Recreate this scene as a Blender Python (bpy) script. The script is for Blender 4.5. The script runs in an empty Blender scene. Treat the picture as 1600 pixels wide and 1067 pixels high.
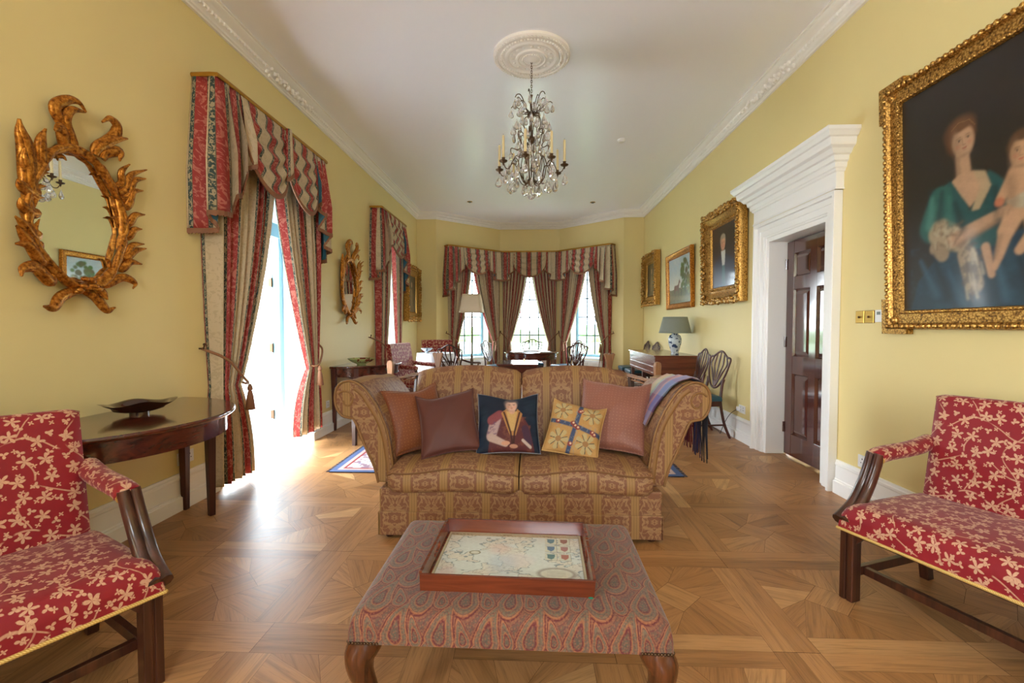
import bpy, bmesh, math, random
import numpy as np
from mathutils import Matrix, Vector
random.seed(7)
R = math.radians
PI = math.pi
SC = bpy.context.scene
COL = SC.collection

# ---------------------------------------------------------------- camera, world, light, exposure
FPX = 711.1
cam_d = bpy.data.cameras.new('camera')
cam_d.sensor_width = 36.0
cam_d.lens = FPX / 1600 * 36
cam_d.clip_start = 0.05
cam_d.clip_end = 500
cam = bpy.data.objects.new('camera', cam_d)
cam.location = (0, 0, 1.25)
cam.rotation_euler = (R(90) - math.atan(23.5 / FPX), 0, math.atan(30 / FPX))
COL.objects.link(cam)
SC.camera = cam
SC.view_settings.view_transform = 'Standard'
SC.view_settings.look = 'None'
SC.view_settings.gamma = 1
SC.view_settings.use_curve_mapping = False
SC.view_settings.exposure = 1.55
SC.cycles.use_denoising = True
SC.cycles.max_bounces = 10
SC.cycles.diffuse_bounces = 6
SC.cycles.glossy_bounces = 5
SC.cycles.transmission_bounces = 10
SC.cycles.transparent_max_bounces = 12
SC.cycles.caustics_reflective = False
SC.cycles.caustics_refractive = False
SC.cycles.sample_clamp_indirect = 6

world = bpy.data.worlds.new('overcast_sky')
SC.world = world
world.use_nodes = True
wn = world.node_tree
wn.nodes.clear()
w_out = wn.nodes.new('ShaderNodeOutputWorld')
w_bg = wn.nodes.new('ShaderNodeBackground')
w_tc = wn.nodes.new('ShaderNodeTexCoord')
w_sep = wn.nodes.new('ShaderNodeSeparateXYZ')
w_rmp = wn.nodes.new('ShaderNodeValToRGB')
w_rmp.color_ramp.elements[0].position = 0.45
w_rmp.color_ramp.elements[0].color = (0.82, 0.86, 0.90, 1)
w_rmp.color_ramp.elements[1].position = 0.9
w_rmp.color_ramp.elements[1].color = (0.76, 0.88, 1.0, 1)
e_ = w_rmp.color_ramp.elements.new(0.52)
e_.color = (0.90, 0.96, 1.0, 1)
w_map = wn.nodes.new('ShaderNodeMapRange')
w_map.inputs['From Min'].default_value = -1
w_map.inputs['From Max'].default_value = 1
wn.links.new(w_tc.outputs['Generated'], w_sep.inputs[0])
wn.links.new(w_sep.outputs['Z'], w_map.inputs['Value'])
wn.links.new(w_map.outputs[0], w_rmp.inputs[0])
wn.links.new(w_rmp.outputs[0], w_bg.inputs['Color'])
w_bg.inputs['Strength'].default_value = 9.5
wn.links.new(w_bg.outputs[0], w_out.inputs[0])
try:
    world.cycles.sampling_method = 'MANUAL'
    world.cycles.sample_map_resolution = 256
except Exception:
    pass

def portal(x, y, z, w, h, rz, tilt=0):
    """sampling guide filling a window opening (emits nothing itself)"""
    l = bpy.data.lights.new('window_portal', 'AREA')
    l.shape = 'RECTANGLE'
    l.size = w
    l.size_y = h
    l.cycles.is_portal = True
    o = bpy.data.objects.new('window_portal', l)
    o.location = (x, y, z)
    o.rotation_euler = (R(90), 0, rz)   # -Z of the lamp points along local +y before rz
    COL.objects.link(o)
    return o

XL, XR, YB, YR, ZC = -2.40, 2.31, 9.5, -3.2, 3.62
BAY = [(-1.99, 9.5), (-0.73, 10.58), (0.65, 10.58), (1.90, 9.5)]
# lamp looks along -Z; with rot (90,0,rz) it looks along the direction (-sin rz, cos rz)... towards the room
portal(-2.92, 4.135, 1.55, 1.5, 3.0, R(-90))
portal(-2.92, 7.40, 1.45, 1.1, 2.9, R(-90))
portal(-0.04, 10.90, 1.75, 1.1, 2.3, R(180))
portal(-1.56, 10.25, 1.75, 1.1, 2.3, R(180 + 40.6))
portal(1.50, 10.25, 1.75, 1.1, 2.3, R(180 - 40.8))
portal(-2.92, -1.35, 1.7, 1.3, 2.4, R(-90))  # guide for the added left window, out of view
portal(0.2, -3.5, 1.95, 1.3, 2.1, 0)  # guide for the added rear window

# ---------------------------------------------------------------- node materials
def srgb(r, g, b):
    def c(v):
        v = v / 255.0
        return v / 12.92 if v <= 0.04045 else ((v + 0.055) / 1.055) ** 2.4
    return (c(r), c(g), c(b), 1.0)

class NT:
    def __init__(s, name):
        s.m = bpy.data.materials.new(name)
        s.m.use_nodes = True
        s.t = s.m.node_tree
        s.b = s.t.nodes['Principled BSDF']
        s.o = s.t.nodes['Material Output']
    def n(s, typ, **kw):
        nd = s.t.nodes.new(typ)
        for k, v in kw.items():
            setattr(nd, k, v)
        return nd
    def put(s, sock, v):
        if isinstance(v, bpy.types.NodeSocket):
            s.t.links.new(v, sock)
        elif v is not None:
            if isinstance(v, (tuple, list)) and sock.type == 'VECTOR':
                v = v[:3]
            sock.default_value = v
    def math(s, op, a, b=None, c=None, clamp=False):
        nd = s.n('ShaderNodeMath', operation=op, use_clamp=clamp)
        s.put(nd.inputs[0], a); s.put(nd.inputs[1], b); s.put(nd.inputs[2], c)
        return nd.outputs[0]
    def vmath(s, op, a, b=None, scale=None):
        nd = s.n('ShaderNodeVectorMath', operation=op)
        s.put(nd.inputs[0], a); s.put(nd.inputs[1], b)
        if scale is not None: s.put(nd.inputs['Scale'], scale)
        return nd.outputs['Value'] if op in ('LENGTH', 'DISTANCE', 'DOT_PRODUCT') else nd.outputs[0]
    def xyz(s, v):
        nd = s.n('ShaderNodeSeparateXYZ'); s.put(nd.inputs[0], v); return nd.outputs
    def comb(s, x=0.0, y=0.0, z=0.0):
        nd = s.n('ShaderNodeCombineXYZ'); s.put(nd.inputs[0], x); s.put(nd.inputs[1], y); s.put(nd.inputs[2], z); return nd.outputs[0]
    def uv(s): return s.n('ShaderNodeTexCoord').outputs['UV']
    def obj(s): return s.n('ShaderNodeTexCoord').outputs['Object']
    def noise(s, vec, scale=5.0, detail=2.0, rough=0.5, dist=0.0, col=False):
        nd = s.n('ShaderNodeTexNoise'); s.put(nd.inputs['Vector'], vec)
        nd.inputs['Scale'].default_value = scale; nd.inputs['Detail'].default_value = detail
        nd.inputs['Roughness'].default_value = rough; nd.inputs['Distortion'].default_value = dist
        return nd.outputs['Color'] if col else nd.outputs['Fac']
    def vor(s, vec, scale, rnd=1.0, feat='F1', out='Distance', dim='2D'):
        nd = s.n('ShaderNodeTexVoronoi', feature=feat, voronoi_dimensions=dim); s.put(nd.inputs['Vector'], vec)
        nd.inputs['Scale'].default_value = scale; nd.inputs['Randomness'].default_value = rnd
        return nd.outputs[out] if out else nd.outputs
    def ramp(s, fac, stops, interp='LINEAR'):
        nd = s.n('ShaderNodeValToRGB'); cr = nd.color_ramp; cr.interpolation = interp
        while len(cr.elements) < len(stops): cr.elements.new(0.5)
        for e, (p, c) in zip(cr.elements, stops):
            e.position = p; e.color = c if len(c) == 4 else (*c, 1)
        s.put(nd.inputs[0], fac); return nd.outputs[0]
    def mix(s, fac, a, b, mode='MIX'):
        nd = s.n('ShaderNodeMix', data_type='RGBA', blend_type=mode)
        s.put(nd.inputs[0], fac); s.put(nd.inputs[6], a); s.put(nd.inputs[7], b); return nd.outputs[2]
    def step(s, v, edge, w=0.02):   # smooth 0..1 rising around edge
        nd = s.n('ShaderNodeMapRange', interpolation_type='SMOOTHSTEP')
        s.put(nd.inputs['Value'], v); nd.inputs['From Min'].default_value = edge - w; nd.inputs['From Max'].default_value = edge + w
        return nd.outputs[0]
    def bump(s, h, strength=0.3, dist=0.01):
        nd = s.n('ShaderNodeBump'); nd.inputs['Strength'].default_value = strength; nd.inputs['Distance'].default_value = dist
        s.put(nd.inputs['Height'], h); s.put(s.b.inputs['Normal'], nd.outputs[0])
    def set(s, col=None, rough=None, metal=None, spec=None, sheen=None, coat=None, trans=None, ior=None, sub=None):
        I = s.b.inputs
        if col is not None: s.put(I['Base Color'], col)
        if rough is not None: s.put(I['Roughness'], rough)
        if metal is not None: s.put(I['Metallic'], metal)
        if spec is not None: s.put(I['Specular IOR Level'], spec)
        if sheen is not None: s.put(I['Sheen Weight'], sheen)
        if coat is not None: s.put(I['Coat Weight'], coat); I['Coat Roughness'].default_value = 0.08
        if trans is not None: s.put(I['Transmission Weight'], trans)
        if ior is not None: s.put(I['IOR'], ior)
        return s.m

def paint(name, c, rough=0.6, var=0.04, bump=0.05, spec=0.3):
    t = NT(name)
    n = t.noise(t.obj(), 3.0, 3)
    n2 = t.noise(t.obj(), 160.0, 2)
    c2 = tuple(max(0, v * (1 - var * 2)) for v in c[:3]) + (1,)
    t.bump(n2, bump, 0.002)
    return t.set(t.mix(n, c2, c), rough, spec=spec)

def wood(name, c1, c2, rough=0.25, scale=1.0, axis=0, coat=0.3):
    """grain runs along the given object axis"""
    t = NT(name)
    x, y, z = t.xyz(t.obj())
    st = [5.0 * scale] * 3
    lo = 1.2 * scale
    v = [t.math('MULTIPLY', a, (lo if i == axis else 22.0 * scale)) for i, a in enumerate((x, y, z))]
    n = t.noise(t.comb(*v), 1.0, 5, 0.65, 0.6)
    col = t.ramp(n, [(0.3, c1), (0.52, tuple((a + b) / 2 for a, b in zip(c1, c2))), (0.72, c2)])
    t.bump(n, 0.04, 0.002)
    return t.set(col, rough, coat=coat)

def plain(name, c, rough=0.5, metal=0.0, spec=0.5, sheen=None):
    t = NT(name)
    n = t.noise(t.obj(), 9.0, 3)
    col = t.mix(n, tuple(v * 0.93 for v in c[:3]) + (1,), c)
    return t.set(col, rough, metal, spec=spec, sheen=sheen)

def fabric_bump(t, k=900.0):
    t.bump(t.noise(t.uv(), k, 1), 0.18, 0.0006)

M = {}
M['wall'] = paint('yellow_wall_paint', srgb(230, 211, 150), 0.5, 0.02)
M['ceiling'] = paint('white_ceiling_paint', srgb(247, 247, 254), 0.3, 0.0, 0.0, 0.7)
M['joinery'] = paint('white_door_paint', srgb(206, 212, 216), 0.4, 0.01)
M['white'] = paint('white_gloss_paint', srgb(244, 243, 241), 0.35, 0.01, 0.02, 0.5)
M['plaster'] = paint('white_plaster', srgb(242, 238, 232), 0.5, 0.01)
M['duckegg'] = paint('pale_blue_window_paint', srgb(132, 166, 176), 0.4, 0.01)
M['mahog'] = wood('polished_mahogany', srgb(44, 16, 11), srgb(104, 42, 26), 0.16, 1.0, 0, 0.6)
M['mahogz'] = wood('polished_mahogany_upright', srgb(46, 17, 12), srgb(88, 38, 24), 0.42, 1.0, 2, 0.05)
M['doorwood'] = wood('polished_door_mahogany', srgb(52, 22, 17), srgb(92, 44, 33), 0.14, 1.0, 2, 0.8)
M['darkwood'] = wood('dark_walnut', srgb(36, 18, 13), srgb(88, 48, 32), 0.28, 1.2, 2)
M['rosewood'] = wood('reddish_tray_wood', srgb(84, 36, 20), srgb(124, 58, 32), 0.25, 1.4, 0)
M['walnut'] = wood('brown_walnut', srgb(56, 29, 15), srgb(104, 58, 30), 0.25, 1.5, 2)
M['pianowood'] = wood('red_brown_piano_veneer', srgb(82, 36, 20), srgb(132, 66, 40), 0.22, 0.8, 0)
M['palewood'] = wood('carved_pale_wood', srgb(120, 78, 50), srgb(176, 124, 80), 0.45, 2.0, 2, 0.1)
M['black'] = plain('black_knob', srgb(22, 18, 18), 0.3)
M['brass'] = plain('antique_brass', srgb(176, 138, 66), 0.28, 1.0)
M['brassdark'] = plain('bronze', srgb(84, 62, 42), 0.4, 0.8)
M['plastic'] = plain('white_plastic', srgb(236, 236, 236), 0.35)
M['grey'] = plain('grey_display', srgb(110, 124, 122), 0.3)
M['dark'] = plain('dark_slot', srgb(30, 30, 34), 0.5)
M['cordm'] = plain('dark_flex', srgb(60, 54, 52), 0.5)
M['teal'] = plain('teal_lining', srgb(38, 96, 112), 0.7, sheen=0.2)
M['leather'] = plain('blue_seat_leather', srgb(24, 74, 94), 0.4)
M['cream'] = plain('cream_candle_wax', srgb(226, 206, 158), 0.5)
M['shade'] = plain('cream_lampshade', srgb(206, 184, 156), 0.8)
M['shadeg'] = plain('grey_green_lampshade', srgb(134, 138, 126), 0.8)
M['cloth'] = plain('white_tablecloth', srgb(232, 232, 238), 0.8)
M['stone'] = paint('grey_paving', srgb(190, 194, 196), 0.8, 0.08)
M['iron'] = plain('painted_railing', srgb(120, 116, 112), 0.6)

t = NT('gilt')
n1 = t.noise(t.obj(), 60.0, 4, 0.6)
n2 = t.noise(t.obj(), 14.0, 2)
c = t.ramp(n1, [(0.32, srgb(96, 48, 14)), (0.5, srgb(176, 110, 34)), (0.75, srgb(228, 164, 72))])
t.bump(n1, 0.35, 0.003)
M['gilt'] = t.set(c, t.math('MULTIPLY_ADD', n2, 0.3, 0.22), 0.75)
t = NT('ornate_gilt')
v1 = t.vor(t.obj(), 95.0, 1.0, dim='3D')
c = t.ramp(v1, [(0.1, srgb(232, 186, 104)), (0.55, srgb(170, 122, 52)), (0.95, srgb(70, 42, 16))])
t.bump(v1, -0.7, 0.004)
M['giltorn'] = t.set(c, 0.34, 0.7)
M['giltdark'] = plain('gilt_frame_side', srgb(176, 128, 44), 0.4, 0.7)

t = NT('mirror_glass')
M['mirror'] = t.set((0.93, 0.95, 0.93, 1), 0.01, 1.0)
t = NT('crystal')
M['crystal'] = t.set((0.98, 0.98, 0.97, 1), 0.02, 0.0, trans=0.82, ior=1.5)
t = NT('window_glass')
gl = t.n('ShaderNodeBsdfGlossy'); gl.inputs['Roughness'].default_value = 0.02
tr = t.n('ShaderNodeBsdfTransparent'); tr.inputs['Color'].default_value = (0.95, 0.98, 0.98, 1)
fr = t.n('ShaderNodeFresnel'); mx = t.n('ShaderNodeMixShader')
fm = t.math('MULTIPLY', fr.outputs[0], 0.6)
t.t.links.new(fm, mx.inputs[0]); t.t.links.new(tr.outputs[0], mx.inputs[1]); t.t.links.new(gl.outputs[0], mx.inputs[2])
t.t.links.new(mx.outputs[0], t.o.inputs['Surface'])
M['glass'] = t.m

# oak parquet: uv laid along each block's grain, 'tone' per block
t = NT('oak_parquet')
x, y, z = t.xyz(t.uv())
at = t.n('ShaderNodeAttribute', attribute_name='tone').outputs['Fac']
g = t.noise(t.comb(t.math('MULTIPLY', x, 2.5), t.math('MULTIPLY', y, 42.0), t.math('MULTIPLY', at, 50.0)), 1.0, 5, 0.62, 0.7)
g2 = t.noise(t.comb(t.math('MULTIPLY', x, 8.0), t.math('MULTIPLY', y, 240.0)), 1.0, 2)
base = t.ramp(at, [(0.0, srgb(138, 95, 56)), (0.35, srgb(164, 116, 70)), (0.7, srgb(182, 132, 84)), (1.0, srgb(206, 160, 108))])
gr = t.ramp(g, [(0.3, (0.62, 0.60, 0.56, 1)), (0.5, (0.95, 0.95, 0.95, 1)), (0.75, (1.1, 1.1, 1.1, 1))])
c = t.mix(1.0, base, gr, 'MULTIPLY')
c = t.mix(t.math('MULTIPLY', t.step(g2, 0.38, 0.08), 1.0), t.mix(0.35, c, srgb(100, 66, 38)), c)
t.bump(g, 0.06, 0.002)
M['floor'] = t.set(c, t.math('MULTIPLY_ADD', g, 0.16, 0.3), spec=0.35)
M['gap'] = plain('parquet_joint', srgb(70, 42, 24), 0.8)

# red fabric with trailing leaves and five-petalled flowers
def red_floral():
    t = NT('red_vine_fabric')
    uvs = t.uv()
    w = t.noise(uvs, 5.0, 1, col=True)
    p = t.vmath('ADD', uvs, t.vmath('SCALE', t.vmath('SUBTRACT', w, (0.5, 0.5, 0.5)), scale=0.05))
    masks = []
    for sc, rad, off, seed in ((14.5, 0.235, (0.0, 0.0, 0), 5), (16.0, 0.15, (0.37, 0.21, 0), 3), (21.0, 0.13, (0.11, 0.43, 0), 4)):
        q = t.vmath('MULTIPLY', t.vmath('ADD', uvs, off), (sc, sc, sc))
        o = t.n('ShaderNodeTexVoronoi', voronoi_dimensions='2D'); t.put(o.inputs['Vector'], q)
        o.inputs['Scale'].default_value = 1.0; o.inputs['Randomness'].default_value = 0.62
        d = t.vmath('SUBTRACT', q, o.outputs['Position'])
        dx, dy, dz = t.xyz(d)
        rr = t.vmath('LENGTH', t.comb(dx, dy, 0.0))
        cx, cy, cz = t.xyz(o.outputs['Color'])
        ang = t.math('ADD', t.math('ARCTAN2', dy, dx), t.math('MULTIPLY', cx, 6.28))
        pet = t.math('ABSOLUTE', t.math('COSINE', t.math('MULTIPLY', ang, seed / 2.0)))
        lim = t.math('MULTIPLY_ADD', t.math('POWER', pet, 1.5), rad * 1.15, rad * 0.28)
        lim = t.math('ADD', lim, t.math('MULTIPLY', t.math('SUBTRACT', t.noise(uvs, 140.0, 1), 0.5), 0.10))
        m = t.math('SUBTRACT', 1.0, t.step(t.math('SUBTRACT', rr, lim), 0.0, 0.02))
        vein = t.step(t.math('ABSOLUTE', t.math('SINE', t.math('MULTIPLY', ang, seed / 2.0))), 0.93, 0.04)
        m = t.math('MULTIPLY', m, t.math('SUBTRACT', 1.0, t.math('MULTIPLY', vein, 0.6)))
        masks.append(m)
    x, y, z = t.xyz(p)
    st = None
    for k, (fx, amp, fr_) in enumerate(((7.0, 0.030, 26.0), (6.1, 0.035, 21.0))):
        a = x if k == 0 else y
        b = y if k == 0 else x
        s = t.math('ADD', a, t.math('MULTIPLY', t.math('SINE', t.math('MULTIPLY', b, fr_)), amp))
        f = t.math('FRACT', t.math('MULTIPLY', s, fx))
        l = t.math('SUBTRACT', 1.0, t.step(t.math('ABSOLUTE', t.math('SUBTRACT', f, 0.5)), 0.018, 0.008))
        l = t.math('MULTIPLY', l, t.step(t.noise(uvs, 9.0 + k, 0), 0.47, 0.03))
        st = l if st is None else t.math('MAXIMUM', st, l)
    m = t.math('MAXIMUM', t.math('MAXIMUM', t.math('MAXIMUM', masks[0], masks[1]), masks[2]), t.math('MULTIPLY', st, 0.8))
    m = t.math('MULTIPLY', m, t.math('MULTIPLY_ADD', t.noise(uvs, 160.0, 1), 0.5, 0.6), clamp=True)
    base = t.mix(t.noise(uvs, 4.0, 2), srgb(122, 14, 26), srgb(146, 22, 34))
    c = t.mix(m, base, srgb(208, 164, 132))
    fabric_bump(t)
    return t.set(c, 0.55, spec=0.35, sheen=0.15)
M['red'] = red_floral()

def stripes(t, u, P, bands):
    """bands: list of (start, colour socket) over one repeat P"""
    f = t.math('FRACT', t.math('DIVIDE', u, P))
    c = bands[0][1]
    for s0, col in bands[1:]:
        c = t.mix(t.step(f, s0, 0.004), c, col)
    return c, f

# sofa damask: gold bands, mirrored scroll figures between them
def damask():
    t = NT('gold_striped_damask')
    uvs = t.uv()
    u, v, _ = t.xyz(uvs)
    P = 0.215
    f = t.math('FRACT', t.math('DIVIDE', u, P))
    cu = t.math('ABSOLUTE', t.math('SUBTRACT', f, 0.61))
    cv = t.math('PINGPONG', t.math('ADD', v, 0.02), 0.15)
    q = t.comb(t.math('MULTIPLY', cu, P * 9), t.math('MULTIPLY', cv, 9.0), 0.0)
    w = t.noise(q, 1.6, 1, col=True)
    q2 = t.vmath('ADD', q, t.vmath('SCALE', w, scale=1.1))
    n = t.noise(q2, 2.0, 1, 0.4, 1.4)
    n3 = t.math('ABSOLUTE', t.math('SUBTRACT', n, 0.5))
    fig = t.math('SUBTRACT', 1.0, t.step(n3, 0.045, 0.012))
    fig2 = t.step(t.noise(q2, 4.5, 1, 0.4, 0.8), 0.58, 0.02)
    fig = t.math('MAXIMUM', fig, t.math('MULTIPLY', fig2, 0.7))
    ground = t.mix(t.noise(uvs, 3.0, 2), srgb(118, 78, 56), srgb(134, 92, 68))
    pan = t.mix(fig, ground, srgb(158, 122, 86))
    # gold band with fine dark rules
    fb = t.math('FRACT', t.math('MULTIPLY', f, 14.0))
    band = t.mix(t.step(t.math('ABSOLUTE', t.math('SUBTRACT', fb, 0.5)), 0.42, 0.05), srgb(156, 120, 76), srgb(126, 94, 58))
    c = t.mix(t.step(f, 0.22, 0.006), band, pan)
    c = t.mix(t.step(t.noise(uvs, 300.0, 1), 0.5, 0.3), t.mix(0.12, c, srgb(90, 50, 20)), c)
    fabric_bump(t, 1200)
    return t.set(c, 0.55, spec=0.3)
M['damask'] = damask()

def curtain_mat():
    t = NT('striped_curtain_fabric')
    uvs = t.uv()
    u, v, _ = t.xyz(uvs)
    fl = t.step(t.noise(t.vmath('ADD', uvs, t.vmath('SCALE', t.noise(uvs, 9.0, 1, col=True), scale=0.12)), 30.0, 2, 0.5, 1.0), 0.55, 0.05)
    red = t.mix(fl, srgb(176, 66, 62), srgb(208, 124, 108))
    lf = t.step(t.noise(t.comb(t.math('MULTIPLY', u, 90.0), t.math('MULTIPLY', v, 42.0), 0.0), 1.0, 1, 0.5, 1.2), 0.47, 0.06)
    teal = t.mix(lf, srgb(186, 170, 138), srgb(66, 84, 80))
    cream = t.mix(t.step(t.noise(uvs, 30.0, 2, 0.5, 1.5), 0.55, 0.05), srgb(224, 203, 168), srgb(212, 190, 154))
    line = srgb(108, 96, 78)
    c, f = stripes(t, u, 0.235, [(0, cream), (0.43, line), (0.44, teal), (0.53, line), (0.54, red), (0.84, line), (0.85, teal), (0.94, line), (0.95, cream)])
    fabric_bump(t, 1200)
    m = t.set(c, 0.6, spec=0.3)
    tl = t.n('ShaderNodeBsdfTranslucent'); t.put(tl.inputs['Color'], c)
    ms = t.n('ShaderNodeMixShader'); ms.inputs[0].default_value = 0.28
    t.t.links.new(t.b.outputs[0], ms.inputs[1]); t.t.links.new(tl.outputs[0], ms.inputs[2]); t.t.links.new(ms.outputs[0], t.o.inputs['Surface'])
    return m
M['curtain'] = curtain_mat()
M['fringe'] = plain('brown_fringe', srgb(134, 88, 58), 0.7)

def paisley():
    t = NT('paisley_wool')
    uvs = t.uv()
    w = t.noise(uvs, 5.0, 1, col=True)
    p = t.vmath('ADD', uvs, t.vmath('SCALE', t.vmath('SUBTRACT', w, (0.5, 0.5, 0.5)), scale=0.035))
    u, v, _ = t.xyz(p)
    PX, PY = 0.14, 0.25
    ds = []
    for k, (ox, oy, sg) in enumerate(((0.0, 0.0, 1), (0.5, 0.5, 1), (0.52, 0.02, -1), (0.02, 0.52, -1))):
        fx = t.math('SUBTRACT', t.math('FRACT', t.math('ADD', t.math('DIVIDE', u, PX), ox)), 0.5)
        fy = t.math('SUBTRACT', t.math('FRACT', t.math('ADD', t.math('DIVIDE', v, PY), oy)), 0.5)
        sc = 1.0 if sg > 0 else 1.9
        y = t.math('ADD', fy, 0.12)
        bend = t.math('MULTIPLY', t.math('POWER', t.math('MAXIMUM', y, 0.0), 1.6), 0.9 * sg)
        x = t.math('SUBTRACT', fx, bend)
        taper = t.math('MAXIMUM', t.math('SUBTRACT', 1.0, t.math('MULTIPLY', t.math('MAXIMUM', y, 0.0), 1.55)), 0.12)
        X = t.math('DIVIDE', x, t.math('MULTIPLY', taper, 0.34))
        Y = t.math('DIVIDE', y, t.math('ADD', 0.27, t.math('MULTIPLY', t.math('MAXIMUM', t.math('SIGN', y), 0.0), 0.28)))
        d = t.math('MULTIPLY', t.math('SQRT', t.math('ADD', t.math('MULTIPLY', X, X), t.math('MULTIPLY', Y, Y))), sc)
        ds.append(d)
    d = t.math('MINIMUM', ds[0], ds[1]); d = t.math('MINIMUM', d, t.math('MINIMUM', ds[2], ds[3]))
    sq = t.noise(uvs, 70.0, 2)
    r = t.math('ADD', t.math('MULTIPLY', d, 0.62), t.math('MULTIPLY', sq, 0.05))
    c = t.ramp(r, [(0.0, srgb(74, 70, 62)), (0.16, srgb(98, 86, 70)), (0.24, srgb(92, 34, 38)), (0.30, srgb(142, 92, 60)), (0.36, srgb(96, 88, 72)), (0.50, srgb(110, 92, 74)),
                   (0.56, srgb(150, 96, 64)), (0.62, srgb(80, 28, 34)), (0.68, srgb(124, 80, 60)), (0.80, srgb(100, 72, 60)), (0.92, srgb(92, 80, 68))])
    w3 = t.math('FRACT', t.math('MULTIPLY', d, 5.0))
    c = t.mix(t.math('MULTIPLY', t.step(w3, 0.82, 0.06), 0.55), c, srgb(94, 40, 44))
    v2 = t.vor(uvs, 110.0, 0.9)
    c = t.mix(t.math('MULTIPLY', t.math('SUBTRACT', 1.0, t.step(v2, 0.3, 0.08)), 0.35), c, srgb(150, 96, 68))
    c = t.mix(t.math('MULTIPLY', t.step(t.noise(uvs, 120.0, 2), 0.56, 0.03), 0.35), c, srgb(96, 44, 48))
    fabric_bump(t, 1000)
    return t.set(c, 0.75, spec=0.2, sheen=0.2)
M['paisley'] = paisley()

def dotted(name, c1, c2, cd):
    t = NT(name)
    uvs = t.uv()
    d = t.vor(uvs, 46.0, 0.25)
    m = t.math('SUBTRACT', 1.0, t.step(d, 0.12, 0.03))
    b = t.mix(t.noise(uvs, 6.0, 3), c1, c2)
    fabric_bump(t, 1000)
    return t.set(t.mix(t.math('MULTIPLY', m, 0.55), b, cd), 0.5, spec=0.4, sheen=0.25)
M['rust'] = dotted('rust_dotted_fabric', srgb(108, 54, 22), srgb(128, 66, 30), srgb(170, 116, 66))
M['pink'] = dotted('dusky_pink_dotted_fabric', srgb(128, 78, 62), srgb(146, 90, 74), srgb(180, 134, 110))
t = NT('brown_velvet')
M['velvet'] = t.set(t.mix(t.noise(t.uv(), 5, 3), srgb(74, 30, 20), srgb(92, 38, 26)), 0.6, sheen=0.25)

def plaid():
    t = NT('plaid_wool')
    u, v, _ = t.xyz(t.uv())
    def ax(a, P, cols):
        f = t.math('FRACT', t.math('DIVIDE', a, P))
        return t.ramp(f, cols, 'CONSTANT')
    a = ax(u, 0.52, [(0, srgb(196, 140, 92)), (0.14, srgb(190, 176, 120)), (0.26, srgb(130, 150, 146)), (0.40, srgb(108, 30, 84)), (0.54, srgb(164, 84, 88)), (0.66, srgb(70, 88, 158)), (0.90, srgb(24, 24, 44))])
    b = ax(v, 0.34, [(0, srgb(190, 134, 104)), (0.25, srgb(120, 60, 110)), (0.5, srgb(150, 160, 176)), (0.75, srgb(172, 116, 120))])
    c = t.mix(0.28, a, b)
    fabric_bump(t, 700)
    return t.set(c, 0.8, spec=0.2, sheen=0.3)
M['plaid'] = plaid()

def vcol(name, rough=0.5, spec=0.4, coat=None, bump=0.0):
    t = NT(name)
    at = t.n('ShaderNodeAttribute', attribute_name='Col').outputs['Color']
    if bump:
        fabric_bump(t, 900)
    return t.set(at, rough, spec=spec, coat=coat)
M['oil'] = vcol('varnished_oil_paint', 0.3, 0.5, 0.3)
M['print'] = vcol('printed_paper', 0.2, 0.5, 0.8)
M['woven'] = vcol('woven_picture_fabric', 0.7, 0.3, None, 1)
M['chintz'] = vcol('rug_wool', 0.85, 0.1, None, 1)

t = NT('ceramic_blue_white')
n = t.noise(t.obj(), 16.0, 3, 0.5, 0.8)
M['ceramic'] = t.set(t.mix(t.step(n, 0.58, 0.03), srgb(196, 206, 212), srgb(52, 66, 96)), 0.12)
t = NT('lacquer_bowl')
M['lacquer'] = t.set(t.mix(t.noise(t.obj(), 14, 3), srgb(26, 14, 12), srgb(70, 40, 24)), 0.1, coat=0.8)
t = NT('green_glaze')
M['green'] = t.set(t.mix(t.step(t.noise(t.obj(), 11, 2, 0.5, 1.0), 0.6, 0.03), srgb(176, 184, 120), srgb(128, 60, 44)), 0.15)
t = NT('lawn')
M['lawn'] = t.set(t.mix(t.noise(t.obj(), 3, 4), srgb(142, 160, 124), srgb(186, 196, 164)), 0.9)
t = NT('foliage')
M['leaf'] = t.set(t.mix(t.noise(t.obj(), 9, 3), srgb(58, 88, 44), srgb(122, 148, 78)), 0.8)
t = NT('gimp_braid')
u, v, _ = t.xyz(t.uv())
n = t.math('SINE', t.math('MULTIPLY', t.math('ADD', u, v), 900.0))
M['gimp'] = t.set(t.mix(t.step(n, 0.1, 0.3), srgb(176, 132, 50), srgb(232, 204, 130)), 0.5)
t = NT('twisted_cord')
u, v, _ = t.xyz(t.uv())
n = t.math('SINE', t.math('ADD', t.math('MULTIPLY', u, 500.0), t.math('MULTIPLY', v, 500.0)))
M['rope'] = t.set(t.mix(t.step(n, 0.0, 0.5), srgb(104, 62, 38), srgb(170, 120, 80)), 0.6)
M['salmon'] = M['pink']

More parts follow.
